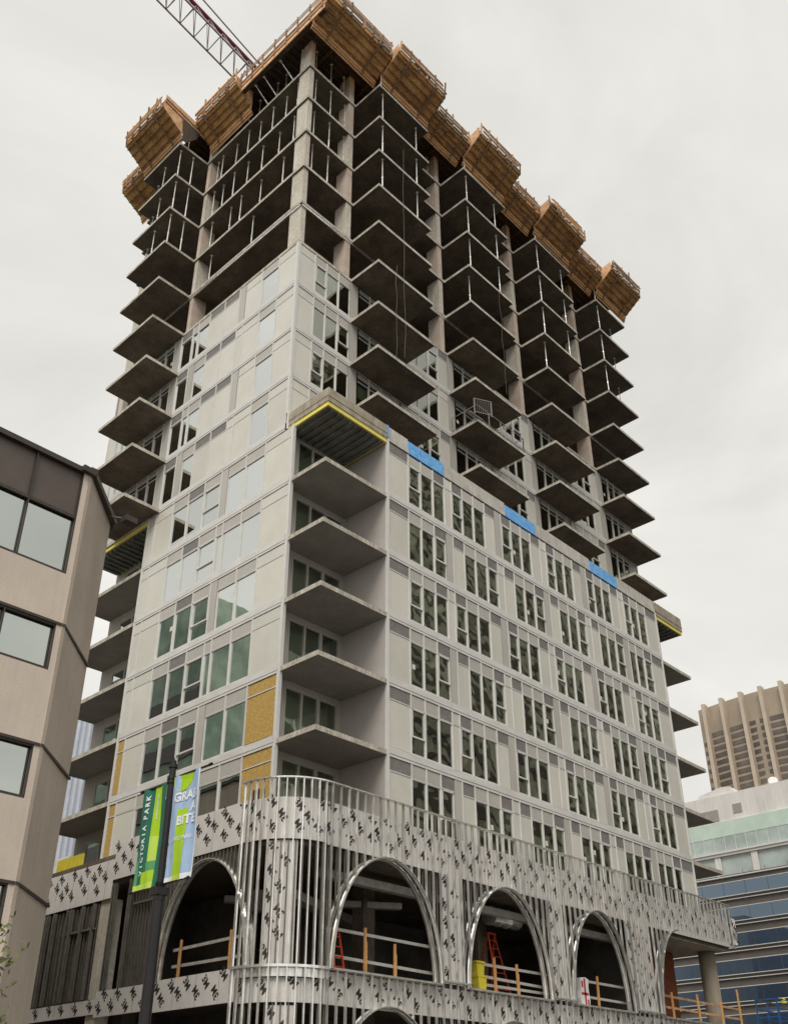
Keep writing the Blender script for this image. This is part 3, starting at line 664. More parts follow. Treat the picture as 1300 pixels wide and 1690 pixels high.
# ladder
t = thing('step_ladder', 'tall red step ladder standing inside the second front arch', 'ladder', (11.7, -1, -8.2))
def lad(x, y, dx, dy, h, w0, w1, nr):
    m = MB(); a = Vector((x-w0/2, y, -8.2)); b = Vector((x+w0/2, y, -8.2)); c = Vector((x+dx-w1/2, y+dy, -8.2+h)); d = Vector((x+dx+w1/2, y+dy, -8.2+h))
    m.beam(a, c, .07, .04); m.beam(b, d, .07, .04)
    for i in range(1, nr+1):
        f = i/(nr+1); m.beam(a.lerp(c, f), b.lerp(d, f), .06, .03)
    return m
lad(11.75, -1.6, 0, .65, 2.9, .95, .42, 8).build('front_rail', 'ladder', t); lad(11.85, -.2, 0, -.7, 2.9, 1.0, .42, 4).build('rear_rail', 'ladder', t)
m = MB(); m.box(11.5, 12.05, -.98, -.86, -5.36, -5.29); m.build('top_cap', 'ladder', t)
t = thing('step_ladder', 'lower red ladder at the left edge of the biggest front arch', 'ladder', (.75, -2.2, -8.2))
m = MB(); a, b, c, d = (Vector(q) for q in ((1.05, -2.9, -8.2), (1.5, -2.9, -8.2), (1.15, -2.6, -6.6), (1.42, -2.6, -6.6))); m.beam(a, c, .06, .04); m.beam(b, d, .06, .04)
for i in range(1, 5): m.beam(a.lerp(c, i/5), b.lerp(d, i/5), .05, .03)
m.build('front_rail', 'ladder', t)
# bins / sacks
m = MB(); m.prism([(-.18, 0), (.18, 0), (.24, .62), (-.24, .62)], -.18, .18, lambda a, b, h: (8.45+a, -2.85+h, -8.15+b)); m.prism([(-.27, .62), (.27, .62), (.27, .68), (-.27, .68)], -.2, .2, lambda a, b, h: (8.45+a, -2.85+h, -8.15+b)); m.prism([(-.19, .70), (.19, .70), (.23, 1.12), (-.23, 1.12)], -.16, .16, lambda a, b, h: (8.43+a, -2.82+h, -8.15+b)); m.prism([(-.26, 1.12), (.25, 1.12), (.25, 1.18), (-.26, 1.18)], -.2, .2, lambda a, b, h: (8.43+a, -2.82+h, -8.15+b))
tag(m.build('tote_bin', 'yellow'), 'stack of yellow bins at the left foot of the second front arch', 'bin')
m = MB(); m.prism([(-.3, 0), (.28, .02), (.33, .35), (.27, .8), (.33, 1.15), (.1, 1.22), (-.3, 1.18), (-.27, .7), (-.34, .4)], -.25, .25, lambda a, b, h: (15.2+a, -2.8+h, -8.12+b), 0)
m.box(15.15, 15.27, -3.056, -3.05, -8.1, -6.95, 1); m.box(14.93, 15.45, -3.056, -3.05, -7.6, -7.5, 1); m.box(14.97, 15.09, -3.056, -3.05, -7.3, -7.05, 1); m.box(15.33, 15.45, -3.056, -3.05, -8.0, -7.75, 1)
tag(m.build('supply_sack', ['white', 'red']), 'white sack with red stripes at the left foot of the third front arch', 'sack')
m = MB(); m.box(24.9, 27.0, -.9, -.8, -8.2, -4.4); mat('hoard', (.16, .045, .015), .8, scale=2, col2=(.26, .08, .03))
tag(m.build('plywood_partition', 'hoard'), 'dark red brown plywood hoarding inside the open terrace at the right', 'hoarding')
m = MB(); m.box(.8, 1.35, 1.0, 1.5, -5.6, -4.9); m.build; tag(m.build('ceiling_fan_coil', 'timber_grey'), 'grey metal box hung from the ceiling of the side arch', 'ventilation unit')
m = MB(); m.tube((-.5, .3, -4.95), (-.3, .25, -4.75), .12, n=14); m.tube((-.3, .25, -4.75), (-.3, .25, -4.36), .02, n=6); tag(m.build('work_light', 'white'), 'small round work lamp under the ceiling of the side arch', 'lamp')
m = MB(); m.box(-1.3, -1.22, 9.9, 11.9, -3.1, -2.45); m.box(-1.22, -1.2, 10.6, 10.64, -3.1, -2.5); tag(m.build('foam_sheet', 'yellow'), 'bright yellow insulation sheet standing on the podium edge near the concrete building', 'insulation board')
m = MB(); m.box(-.6, -.5, 12.3, 13.4, -3.1, -2.0); tag(m.build('white_board', 'white'), 'white board leaning on the podium behind the yellow sheet', 'board')
for i, (x, y, z, h) in enumerate(((.35, 11.6, LV[1]+.2, .28), (.35, 11.35, LV[1]+.2, .16))):
    m = MB(); m.tube((x, y, z), (x, y, z+h*.8), .07, .06, 12); m.tube((x, y, z+h*.8), (x, y, z+h), .03, .03, 8)
    tag(m.build('bottle', 'white'), ('larger' if i == 0 else 'smaller')+' white bottle left on the edge of a recessed left balcony', 'bottle')
# shoring posts between the bare floors
ORD = {13: 'topmost', 12: 'second highest', 11: 'third highest', 10: 'fourth highest', 14: 'formwork'}
ONE = ('first', 'second', 'third', 'fourth', 'fifth', 'sixth', 'seventh', 'eighth', 'ninth')
def prop(x, y, n, label, lean=(0, 0), orange=False, H=None):
    z0 = LV[n]+.2; z1 = (LV[n+1] if n < 14 else 43.9) if H is None else H
    t = thing('shoring_post', label, 'shoring post', (x, y, z0), 'steel shoring posts between bare floors')
    m = MB(); zm = z0+(z1-z0)*.42; p0 = Vector((x, y, z0)); p1 = Vector((x+lean[0], y+lean[1], z1)); pm = p0.lerp(p1, .42)
    m.tube(p0, pm, .038, n=8); m.box(x-.07, x+.07, y-.07, y+.07, z0+.001, z0+.012); m.build('outer_tube', 'prop_orange' if orange else 'prop_steel', t)
    m = MB(); m.tube(pm, p1, .026, n=8); m.box(p1.x-.07, p1.x+.07, p1.y-.07, p1.y+.07, z1-.014, z1-.003); m.build('inner_tube', 'prop_steel', t)
    m = MB(); m.tube(pm-Vector((0, 0, .06)), pm+Vector((0, 0, .06)), .055, n=8); m.build('collar', 'prop_orange' if orange else 'galv', t)
for n in (13, 12, 11, 10):
    ys = {13: (1.35, 2.5, 3.6, 4.9, 5.9, 7.2, 8.5, 9.1), 12: (1.5, 2.9, 4.3, 5.8, 7.0, 8.2, 9.0), 11: (2.2, 4.3, 6.0, 7.1, 8.8), 10: (4.6, 8.6)}[n]
    for i, y in enumerate(ys):
        prop(.33+.1*(i % 2), y, n, f'{ONE[i]} steel post left of the corner column on the {ORD[n]} open storey')
    if n == 10: continue
    for i, (x, y) in enumerate(((.9, .45), (2.0, .35), (3.2, .4))):
        if n == 11 and i == 2: continue
        prop(x, y, n, f'{ONE[i]} steel post right of the corner column on the {ORD[n]} open storey')
    for j, (x0, yy) in enumerate(((3.72, -2.03), (11.55, -1.95), (19.35, -1.87), (27.15, -1.78))):
        for i, (dx, dy) in enumerate(((.55, .28), (3.55, .35))):
            if j == 3 and i == 1: dx = 3.3; dy = .9
            prop(x0+dx, yy+dy, n, f'steel post at the {"near" if i == 0 else "far"} end of the {ORD[n]} open balcony, {ONE[j]} stack from corner')
    for i, (x, y) in enumerate(((-1.75, 10.15), (-.9, 10.0), (-1.7, 11.9), (-1.2, 13.4))):
        prop(x, y, n, f'{ONE[i]} thin steel post on the {ORD[n]} open balcony at the left side')
for i, (x, y) in enumerate(((12.2, -1.4), (20.0, -1.4), (19.1, .4), (11.2, .4))):
    prop(x, y, 10, f'{ONE[i]} steel post on the fourth highest open storey over the middle balcony stacks')
# top storey posts, some leaning out to the edge formwork
for i, y in enumerate((1.6, 3.1, 3.9, 5.6)):
    prop(.3, y, 14, f'{ONE[i]} slanting steel brace propping the left edge formwork', lean=(-1.0, .35), H=43.4)
    prop(.45, y-.35, 14, f'{ONE[i]} upright steel post beside a slanting brace under the left edge formwork', H=44.2)
for i, (x, y, o) in enumerate(((.75, .35, 1), (1.9, .3, 0), (3.0, .35, 0), (4.0, -1.85, 0), (4.5, -1.7, 0), (10.6, .3, 0), (11.85, -1.8, 0), (12.3, -1.6, 0), (18.8, .3, 0), (19.7, -1.7, 0), (26.2, .4, 0), (27.4, -1.6, 0), (27.9, -1.5, 1), (30.6, -1.0, 0))):
    prop(x, y, 14, f'{("first", "second", "third", "fourth", "fifth", "sixth", "seventh", "eighth", "ninth", "tenth", "eleventh", "twelfth", "thirteenth", "fourteenth")[i]} post from the corner under the right side formwork', orange=bool(o), H=44.2 if y > 0 else 43.35)
prop(-1.2, 10.3, 14, 'orange post in the gap between the left formwork trays', orange=True, H=43.6)
for i, (x, y, za, zb2) in enumerate(((5.55, -2.16, 37.5, 21.5), (4.95, -2.14, 27.6, 21.0), (14.3, -2.06, 33.0, 24.6))):
    m = MB(); n_ = 10; pts = [Vector((x+.05*math.sin(k*1.7+i), y-.03*math.cos(k*2.1), za+(zb2-za)*k/n_)) for k in range(n_+1)]
    for a, b in zip(pts, pts[1:]): m.tube(a, b, .008, n=5)
    tag(m.build('hanging_rope', 'galv_dark'), ('long thin rope hanging down the front of the first balcony stack', 'short thin rope hanging beside the long one on the first balcony stack', 'thin rope hanging in front of the second balcony stack')[i], 'rope')
# ---- formwork
t = thing('formwork_deck', 'dark timber formwork deck spread over the top of the tower', 'formwork', (10, 8, TOPZ))
m = MB(); m.box(-.9, 31.2, -1.4, 16.6, TOPZ, TOPZ+.03); m.build('plywood_sheet', 'timber_dark', t)
m = MB()
y = -1.3
while y < 16.4: m.box(-.9, 31.2, y, y+.09, TOPZ-.16, TOPZ-.002); y += .42
m.build('joist', 'timber_dark', t)['kind'] = 'stuff'
for x in [1.2+3.1*i for i in range(10)]:
    m = MB(); m.box(x, x+.14, -1.3, 16.5, TOPZ-.40, TOPZ-.164); m.build('bearer', 'timber_dark', t)
m = MB(); m.box(-2.0, 8, 13.83, 13.87, 41.95, 44.2); m.build('sky_block_board', 'timber_dark', t)  # added dark board, blocks the sky showing through the open top storey
m = MB(); m.box(.4, 30.8, .5, 16.2, TOPZ+.04, TOPZ+.25); m.build('rebar_mat', 'dark_in', t)
def table(label, a0, a1, wi, zi, wo, zo, frame, nj=4, guard_h=1.0, posts=4, lip=.55, cat='formwork', side_panel=0):
    """frame(u,w,z): u along the edge, w outward distance"""
    t = thing('formwork_tray', label, cat, frame((a0+a1)/2, wi, zi), 'plywood edge formwork trays')
    def quadbox(name, mt, u0, u1, w0, z0, w1, z1, th, parent=t):
        m = MB(); d = Vector((w1-w0, z1-z0)).normalized(); nx, nz_ = d.y*th, -d.x*th
        v = []
        for u in (u0, u1):
            for (w_, z_) in ((w0, z0), (w1, z1), (w1-nx, z1-nz_), (w0-nx, z0-nz_)): v.append(frame(u, w_, z_))
        m.add(v, [(0, 1, 2, 3), (7, 6, 5, 4), (0, 4, 5, 1), (1, 5, 6, 2), (2, 6, 7, 3), (3, 7, 4, 0)]); return m
    quadbox('p', 0, a0, a1, wi, zi, wo, zo, .03).build('plywood_sheet', 'ply', t)
    d = Vector((wo-wi, zo-zi)); L = d.length; d.normalize(); nn = Vector((d.y, -d.x))      # nn points out/down
    m = MB()
    for i in range(nj):
        f = (i+.5)/nj; c = Vector((wi, zi))+d*L*f+nn*.06
        m.beam(frame(a0-.03, c.x-nn.x*.02, c.y-nn.y*.02), frame(a1+.03, c.x-nn.x*.02, c.y-nn.y*.02), .05, .085, up=tuple((Vector(frame(0, nn.x, nn.y))-Vector(frame(0, 0, 0))).normalized()))
    m.build('joist', 'timber', t)
    for f in ((.22, .78) if a1-a0 > 2.6 else (.5,)):
        u = a0+(a1-a0)*f; c0 = Vector((wi, zi))+nn*.17-d*.05; c1 = Vector((wo, zo))+nn*.17+d*.05
        m = MB(); m.beam(frame(u, c0.x, c0.y), frame(u, c1.x, c1.y), .09, .09); m.beam(frame(u, c1.x, c1.y-.06), frame(u, c1.x+.02, zo+.45), .08, .09); m.beam(frame(u, c0.x, c0.y), frame(u, c0.x-.12, c0.y-.25), .07, .08)
        m.build('strongback', 'timber_mid', t)
    # inner lip
    m = MB(); v = []
    for u in (a0, a1):
        for (w_, z_) in ((wi, zi), (wi+.04, zi-.04), (wi-.18, zi-lip), (wi-.22, zi-lip+.02)): v.append(frame(u, w_, z_))
    m.add(v, [(0, 1, 2, 3), (7, 6, 5, 4), (0, 4, 5, 1), (1, 5, 6, 2), (2, 6, 7, 3), (3, 7, 4, 0)]); m.build('lip_board', 'ply_pale', t)
    m = MB(); m.beam(frame(a0, wi-.02, zi-lip*.35), frame(a1, wi-.02, zi-lip*.35), .05, .07); m.beam(frame(a0, wi-.08, zi-lip*.75), frame(a1, wi-.08, zi-lip*.75), .05, .06); m.build('lip_batten', 'timber_orange', t)
    # outer fascia + guard
    nb = max(2, int((a1-a0)/1.25)); ed = [a0-.05+(a1-a0+.1)*i/nb for i in range(nb+1)]
    for i in range(nb):
        jz = random.uniform(-.07, .07); m = MB(); v = []
        for u in (ed[i]+.01, ed[i+1]-.01):
            for (w_, z_) in ((wo, zo-.02), (wo+.04, zo-.02), (wo+.06, zo+.40+jz), (wo+.02, zo+.40+jz)): v.append(frame(u, w_, z_))
        m.add(v, [(0, 1, 2, 3), (7, 6, 5, 4), (0, 4, 5, 1), (1, 5, 6, 2), (2, 6, 7, 3), (3, 7, 4, 0)]); m.build('fascia_board', random.choice(('timber', 'ply', 'timber_mid')), t)
    np_ = posts+2
    for i in range(np_):
        u = a0+.08+(a1-a0-.16)*i/(np_-1)+random.uniform(-.12, .12); m = MB(); m.beam(frame(u, wo+.09, zo+.0), frame(u+random.uniform(-.09, .09), wo+.11+random.uniform(-.05, .1), zo+.38+guard_h*random.uniform(.45, 1.05)), .06, .10); m.build('guard_post', random.choice(('timber', 'timber_mid', 'ply_pale')), t)
    for h in (.12, .34, .58, .80):
        ua = a0-.1+random.uniform(0, .5); ub = a1+.1-random.uniform(0, .5); m = MB(); m.beam(frame(ua, wo+.14, zo+.3+h*guard_h*.85+random.uniform(-.08, .08)), frame(ub, wo+.14, zo+.3+h*guard_h*.85+random.uniform(-.08, .08)), .035, .13); m.build('guard_rail', random.choice(('timber', 'timber_mid', 'ply')), t)
    for i in range(3):
        u = random.uniform(a0+.3, a1-.6); m = MB(); m.beam(frame(u, wo-.3, zo+.5+random.uniform(0, .2)), frame(u+random.uniform(-.9, .9), wo-.25, zo+.9+random.uniform(0, .35)), .05, .12); m.build('loose_plank', 'timber', t)
    # loose offcuts and cleats under the tray
    for i in range(4):
        f = random.uniform(.1, .9); u = random.uniform(a0+.2, a1-.9); c = Vector((wi, zi))+d*L*f+nn*.10; m = MB(); m.beam(frame(u, c.x, c.y), frame(u+random.uniform(.4, .8), c.x, c.y), .05, .06); m.build('cleat', 'timber_mid', t)
    for e in (a0, a1):       # end boards
        m = MB(); v = []
        for uu in (e-.02, e+.02):
            for (w_, z_) in ((wi-.05, zi-.05), (wo, zo), (wo, zo+(.33 if e == a1 else .75)), (wi-.05, zi+(.9 if e == a1 else 1.5))): v.append(frame(uu, w_, z_))
        m.add(v, [(0, 1, 2, 3), (7, 6, 5, 4), (0, 4, 5, 1), (1, 5, 6, 2), (2, 6, 7, 3), (3, 7, 4, 0)]); m.build('end_board', 'timber_dark' if e == a1 else 'ply_pale', t)
    return t
fr2 = lambda u, w, z: (u, -w, z)
fl2 = lambda u, w, z: (-w, u, z)
nm = ('right side formwork tray over the first balcony stack from the corner', 'right side formwork tray over the second balcony stack', 'right side formwork tray over the third balcony stack', 'rightmost formwork tray over the last balcony stack')
for i, (a, b) in enumerate(((4.05, 8.25), (11.75, 16.0), (19.5, 23.75), (27.35, 31.4))): table(nm[i], a, b, 1.85, 43.05, 3.28, 44.05, fr2)
nm = ('big dark tray of edge formwork right at the tower corner', 'short formwork tray between the first and second balcony stacks', 'short formwork tray between the second and third balcony stacks', 'short formwork tray between the third and last balcony stacks')
for i, (a, b) in enumerate(((-1.1, 3.98), (8.3, 11.65), (16.05, 19.42), (23.8, 27.25))): table(nm[i], a, b, 1.42, 43.0, 2.75 if i == 0 else 2.42, 43.95 if i == 0 else 43.7, fr2, posts=3 if i else 5, lip=.42, guard_h=1.0 if i == 0 else .85)
table('left side formwork tray beside the crane jib', 5.2, 9.3, .25, 42.75, 1.45, 43.75, fl2)
table('outermost formwork tray over the left balconies', 9.75, 13.9, 2.15, 42.7, 3.65, 43.75, fl2)
table('lower formwork tray at the far left end of the tower', 14.3, 16.9, .3, 42.4, 1.9, 43.4, fl2, posts=3)
# vertical fascia formwork on the left edge
t = thing('edge_fascia_form', 'long pale upright edge form with guard rail on the left roof edge', 'formwork', (-1.1, 1.5, 43.3))
m = MB(); m.box(-1.19, -1.14, -2.4, 5.1, 43.15, 44.12); m.build('fascia_board', 'ply_pale', t)
m = MB(); m.box(-1.23, -1.192, -2.4, 5.1, 43.50, 43.58); m.box(-1.23, -1.192, -2.4, 5.1, 43.86, 43.94); m.build('batten', 'timber', t)
m = MB(); m.box(-1.14, -.85, -2.3, 5.1, 43.25, 43.32); m.build('ledge', 'timber_dark', t)
for i in range(8):
    m = MB(); y = -2.3+i*1.05; m.beam((-1.26, y, 43.3), (-1.27, y+random.uniform(-.05, .05), 44.55+random.uniform(-.1, .25)), .05, .09, up=(1, 0, 0)); m.build('guard_post', 'timber', t)
for z in (44.15, 44.4): m = MB(); m.beam((-1.31, -2.4, z), (-1.31, 5.1, z+random.uniform(-.05, .05)), .03, .10); m.build('guard_rail', 'timber', t)
t = thing('side_screen', 'pale plywood screen closing the gap behind the outermost left tray', 'formwork', (-1.5, 9.7, 44.2))
m = MB(); m.prism([(-2.08, 42.0), (-2.25, 43.98), (-.9, 43.76), (-1.1, 43.0), (-1.8, 41.98)], 9.62, 9.65, lambda a, b, h: (a, h, b)); m.build('shade_board', 'timber_dark', t)  # added dark board standing in for the shaded interior below the screen
m = MB(); m.prism([(-.3, 43.6), (-3.6, 44.35), (-3.6, 44.95), (-.3, 44.4)], 9.66, 9.71, lambda a, b, h: (a, h, b)); m.build('plywood_sheet', 'ply_pale', t)
m = MB(); m.beam((-.3, 9.64, 43.9), (-3.6, 9.64, 44.55), .05, .09); m.build('batten', 'timber', t)
# ---- crane
t = thing('tower_crane', 'dark red lattice crane jib rising from behind the tower top', 'crane', (6, 9, 45))
A = Vector((3.4, 9, 51.55)); Bv = Vector((-22, 9, 56.1)); dirv = (Bv-A).normalized(); up = Vector((0, 0, 1)); side = Vector((0, 1, 0)); n_ = 22; hh = 1.95; ww = .75
low = MB(); tp = MB(); lc = MB()
for s in (-ww, ww): low.beam(A+side*s, Bv+side*s, .09)
tp.tube(A+Vector((0, 0, hh)), Bv+Vector((0, 0, hh)), .15, n=8)
for i in range(n_):
    a = A.lerp(Bv, i/n_); b = A.lerp(Bv, (i+1)/n_); mid = a.lerp(b, .5)+Vector((0, 0, hh))
    for s in (-ww, ww): lc.tube(a+side*s, mid, .035, n=5); lc.tube(mid, b+side*s, .035, n=5); 
    lc.tube(a+side*ww, a-side*ww, .03, n=5); lc.tube(a+side*ww, b-side*ww, .025, n=5)
low.build('lower_chord', 'crane_grey', t); tp.build('top_chord', 'crane_red', t); lc.build('lattice', 'crane_grey', t)
m = MB(); m.tube((4.6, 9.0, 53.9), (-22, 9, 61.4), .055, n=6); m.tube((4.6, 9.0, 53.9), (2.4, 9, 54.6), .10, n=6); m.build('pendant_line', 'crane_grey', t)
m = MB()
for sx in (-.8, .8):
    for sy in (-.8, .8): m.beam((6+sx, 9+sy, 45), (6+sx, 9+sy, 52), .14)
for i in range(5):
    z = 45+i*1.4
    for (x0, y0, x1, y1) in ((-.8, -.8, .8, -.8), (.8, -.8, .8, .8), (.8, .8, -.8, .8), (-.8, .8, -.8, -.8)): m.beam((6+x0, 9+y0, z), (6+x1, 9+y1, z+1.4), .07)
m.build('mast', 'crane_red', t); m = MB(); m.box(3.2, 9.5, 8.0, 10.0, 51.4, 51.7); m.box(8.2, 9.6, 8.2, 9.8, 51.7, 53.0); m.build('machine_deck', 'crane_grey', t)
# ================================================================== concrete building at the left
t = thing('concrete_office', 'beige precast concrete office with dark bronze ribbon windows and a chamfered corner', 'building', (-18, 0, GZ))
Y0, XC = -5.0, -11.2; CH = 1.86; zr = 4.14
fl = [4.14, -.77, -4.13, -7.50, -10.87, GZ]
def lb(mb, x0, x1, y0, y1, z0, z1, m=0): mb.box(x0, x1, y0, y1, z0, z1, m)
wl = MB()
zw = [(4.14, .70), (-.80, -2.16), (-4.15, -5.55), (-7.51, -8.92), (-10.9, -12.3)]
XL = -40
for i, (a, b) in enumerate(zw):
    nxt = zw[i+1][0] if i+1 < len(zw) else GZ
    lb(wl, XL, XC-.17, Y0, Y0+.3, nxt+.002, b)
lb(wl, XC-.17, XC-.02, Y0, Y0+.3, GZ, 4.10)
wl.build('wall', 'precast', t)
cn = MB(); cn.prism([(XC-.018, Y0-.03), (XC+.12, Y0+.06), (XC+.12, Y0+.3), (XC-.018, Y0+.3)], GZ, 4.12, lambda a, b, h: (a, b, h)); cn.build('corner_pier', 'precast', t)
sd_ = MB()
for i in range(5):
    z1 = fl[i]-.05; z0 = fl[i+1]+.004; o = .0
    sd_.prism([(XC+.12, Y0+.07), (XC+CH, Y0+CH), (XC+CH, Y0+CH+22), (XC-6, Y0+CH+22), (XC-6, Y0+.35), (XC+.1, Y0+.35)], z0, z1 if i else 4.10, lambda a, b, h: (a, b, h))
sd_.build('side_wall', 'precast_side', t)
jt = MB()
for z in fl[1:5]:
    jt.beam((XC+.10, Y0+.04, z-.03), (XC+CH+.03, Y0+CH-.03, z-.03), .05, .07); jt.beam((XL, Y0-.012, z-.03), (XC+.08, Y0-.012, z-.03), .03, .075)
jt.beam((XC+CH+.03, Y0+CH-.03, 4.14), (XC+CH+.03, Y0+24, 4.14), .25, .2)
jt.beam((XC-.3, Y0-.02, 4.16), (XC+.12, Y0+.02, 4.16), .3, .18); jt.beam((XC+.10, Y0+.02, 4.17), (XC+CH+.06, Y0+CH-.04, 4.17), .22, .17)
lb(jt, XL, XC-.0, Y0-.06, Y0+.4, 4.06, 4.22); lb(jt, XC-.02, XC+.2, Y0-.08, Y0+.35, 4.13, 4.34)
jt.build('coping', 'bronze', t)
rf = MB(); rf.prism([(XL, Y0+.3), (XC, Y0+.3), (XC+CH-.2, Y0+CH), (XC+CH-.2, Y0+24), (XL, Y0+24)], 3.9, 4.05, lambda a, b, h: (a, b, h)); rf.build('roof', 'bronze', t)
mull = [XC-.17-1.42*i for i in range(0, 20)]
for i, (a, b) in enumerate(zw):
    wf = MB(); gl_ = MB(); sp = MB()
    lb(wf, XL, XC-.17, Y0+.01, Y0+.09, b, b+.07); lb(wf, XL, XC-.17, Y0+.01, Y0+.09, a-.09, a)
    for x in mull: lb(wf, x-.035, x, Y0+.0, Y0+.10, b+.07, a-.09)
    if i == 0:
        lb(wf, XL, XC-.2, Y0+.015, Y0+.08, 2.50, 2.60); lb(sp, XL, XC-.2, Y0+.085, Y0+.1, 2.6, a-.09); gl_.quad((XL, Y0+.12, b+.05), (XC-.2, Y0+.12, b+.05), (XC-.2, Y0+.12, 2.5), (XL, Y0+.12, 2.5))
    else: gl_.quad((XL, Y0+.12, b+.05), (XC-.2, Y0+.12, b+.05), (XC-.2, Y0+.12, a-.05), (XL, Y0+.12, a-.05))
    f_ = wf.build('window', 'bronze', t); q = gl_.build('pane', 'glass_office'); q.parent = f_
    if sp.f: q = sp.build('spandrel_panel', 'brown_panel', t)
m = MB(); lb(m, XL, XC-.3, Y0+1.2, Y0+1.3, GZ, 3.9)
for z in fl[1:]: lb(m, XL, XC-.3, Y0+.3, Y0+1.2, z-.3, z-.2)
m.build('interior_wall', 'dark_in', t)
m = MB(); m.beam((XC+CH-.35, Y0+CH-.5, 4.0), (XC+CH+.15, Y0+CH-1.0, 3.9), .05); m.box(XC+CH-.12, XC+CH+.28, Y0+CH-1.15, Y0+CH-.85, 3.72, 3.90)
tag(m.build('floodlight', 'bronze'), 'small dark floodlight on the roof corner of the beige concrete office', 'floodlight')
# ================================================================== pole and banners
px, py = -12.8, -13.36
t = thing('street_lamp_pole', 'tall black street pole with banner arms in front of the side arch', 'pole', (px, py, GZ))
m = MB(); m.tube((px, py, GZ), (px, py, -9.35), .092, .092, 20); m.tube((px, py, -9.35), (px, py, -9.15), .10, .10, 20); m.build('lower_shaft', 'pole_black', t, smooth=False)
m = MB(); m.tube((px, py, -9.15), (px, py, -7.12), .062, .058, 16); m.build('upper_shaft', 'pole_black', t)
m = MB(); m.tube((px, py, -7.12), (px, py, -7.06), .08, .08, 14); m.tube((px, py, -7.06), (px, py, -6.99), .05, .05, 12); m.tube((px, py, -6.99), (px, py, -6.93), .025, .012, 8); m.build('finial', 'pole_black', t)
m = MB(); m.tube((px, py, GZ), (px, py, GZ+.5), .17, .12, 20); m.build('base', 'pole_black', t)
m = MB(); m.box(px-.11, px+.11, py-.11, py+.11, -9.27, -9.15); m.build('clamp', 'pole_black', t)
for y0, y1, z in ((py, py+.90, -7.36), (py, py-1.12, -7.31), (py, py+.88, -9.11), (py, py-.80, -9.10)):
    m = MB(); m.tube((px, y0, z), (px, y1, z), .016, n=8); m.tube((px, y1-.06*(1 if y1 > y0 else -1), z), (px, y1, z), .028, n=8); m.tube((px, y0, z-.04), (px, y0, z+.04), .08, n=12); m.build('banner_arm', 'pole_black', t)
def banner(name, label, ya, yb, zt, zb_, build):
    t = thing(name, label, 'banner', (px, (ya+yb)/2, zb_), 'street pole banners')
    def F(s, h):      # s 0..1 from ya (outer edge nearest viewer's left) to yb ; h 0 bottom..1 top
        y = ya+(yb-ya)*s; z = zb_+(zt-zb_)*h
        x = px+.018*math.sin(s*7+h*4.5)+.02*math.sin(h*3.1)*(s-.5)+.010*math.sin(s*17+h*2)
        return x, y, z
    def sheet(mt, s0, s1, h0, h1, nm_='cloth', off=0., shape=None):
        m = MB(); ns, nh = max(2, int((s1-s0)*16)), max(2, int((h1-h0)*28)); vs = []; fs = []
        for j in range(nh+1):
            for i in range(ns+1):
                x, y, z = F(s0+(s1-s0)*i/ns, h0+(h1-h0)*j/nh); vs.append((x-off, y, z))
        for j in range(nh):
            for i in range(ns): k = j*(ns+1)+i; fs.append((k, k+1, k+ns+2, k+ns+1))
        m.add(vs, fs); return m.build(nm_, mt, t, smooth=True)
    def text(s_, cx_, ch, sx, sz, rot, mt='ban_white', bold=.03):
        gv, gf = glyphs(s_, 1., bold); vs = []
        W = abs(yb-ya); Hh = zt-zb_
        for gx, gy in gv:
            a = gx*sx; b = gy*sz
            if rot: a, b = -gy*sz, gx*sx
            x, y, z = F(cx_+a/W, ch+b/Hh); vs.append((x-.012, y, z))
        m = MB(); m.add(vs, gf); m.build('lettering', mt, t)
    build(sheet, text, F, t)
def left_b(sheet, text, F, t):
    sheet('ban_dark', 0, 1, 0, 1)
    sheet('ban_lime', .50, .80, .50, 1, 'lime_stripe', .004); sheet('ban_pale', .50, .80, .26, .50, 'pale_stripe', .004)
    sheet('ban_mid', .45, .80, .17, .26, 'green_stripe', .004); sheet('ban_lime', .30, .80, .06, .17, 'lime_foot', .005); sheet('ban_pale', .0, .80, .0, .06, 'pale_foot', .005); sheet('ban_mid', .0, .10, .06, .30, 'green_edge', .0055)
    for i, ch in enumerate('VICTORIA'): text(ch, .27, .165+i*.062, .135, .12, True)
    for i, ch in enumerate('PARK'): text(ch, .27, .705+i*.066, .135, .12, True)
    text('#VICPARKYYC', .65, .79, .068, .062, True, 'ban_white', .0)
def right_b(sheet, text, F, t):
    sheet('ban_blue', 0, 1, 0, 1)
    sheet('ban_lime', .28, .62, .02, .66, 'lime_stripe', .004); sheet('ban_white', .0, 1, .0, .05, 'white_foot', .0045); sheet('ban_pale', .28, .62, .0, .05, 'pale_foot', .006)
    vs = [F(.36+.36*math.cos(math.pi+math.pi*i/20), 1.0+.17*math.sin(math.pi+math.pi*i/20)) for i in range(21)]; vs = [(x-.004, y, z) for x, y, z in vs]
    m = MB(); m.add(vs, [tuple(range(21))]); m.build('lime_disc', 'ban_lime', t)
    sheet('ban_white', .97, 1, 0, 1, 'hem', .006)
    text('GRAB', .53, .775, .225, .215, False, bold=.035); text('A', .80, .66, .225, .215, False, bold=.035); text('BITE', .60, .545, .235, .215, False, bold=.035)
    text('#VICPARK', .52, .38, .105, .09, False, bold=.01)
banner('street_banner', 'green banner lettered VICTORIA PARK hanging left of the black pole', py+.80, py+.10, -7.36, -9.11, left_b)
banner('street_banner', 'blue and lime banner lettered GRAB A BITE hanging right of the black pole', py-.10, py-.84, -7.31, -9.10, right_b)
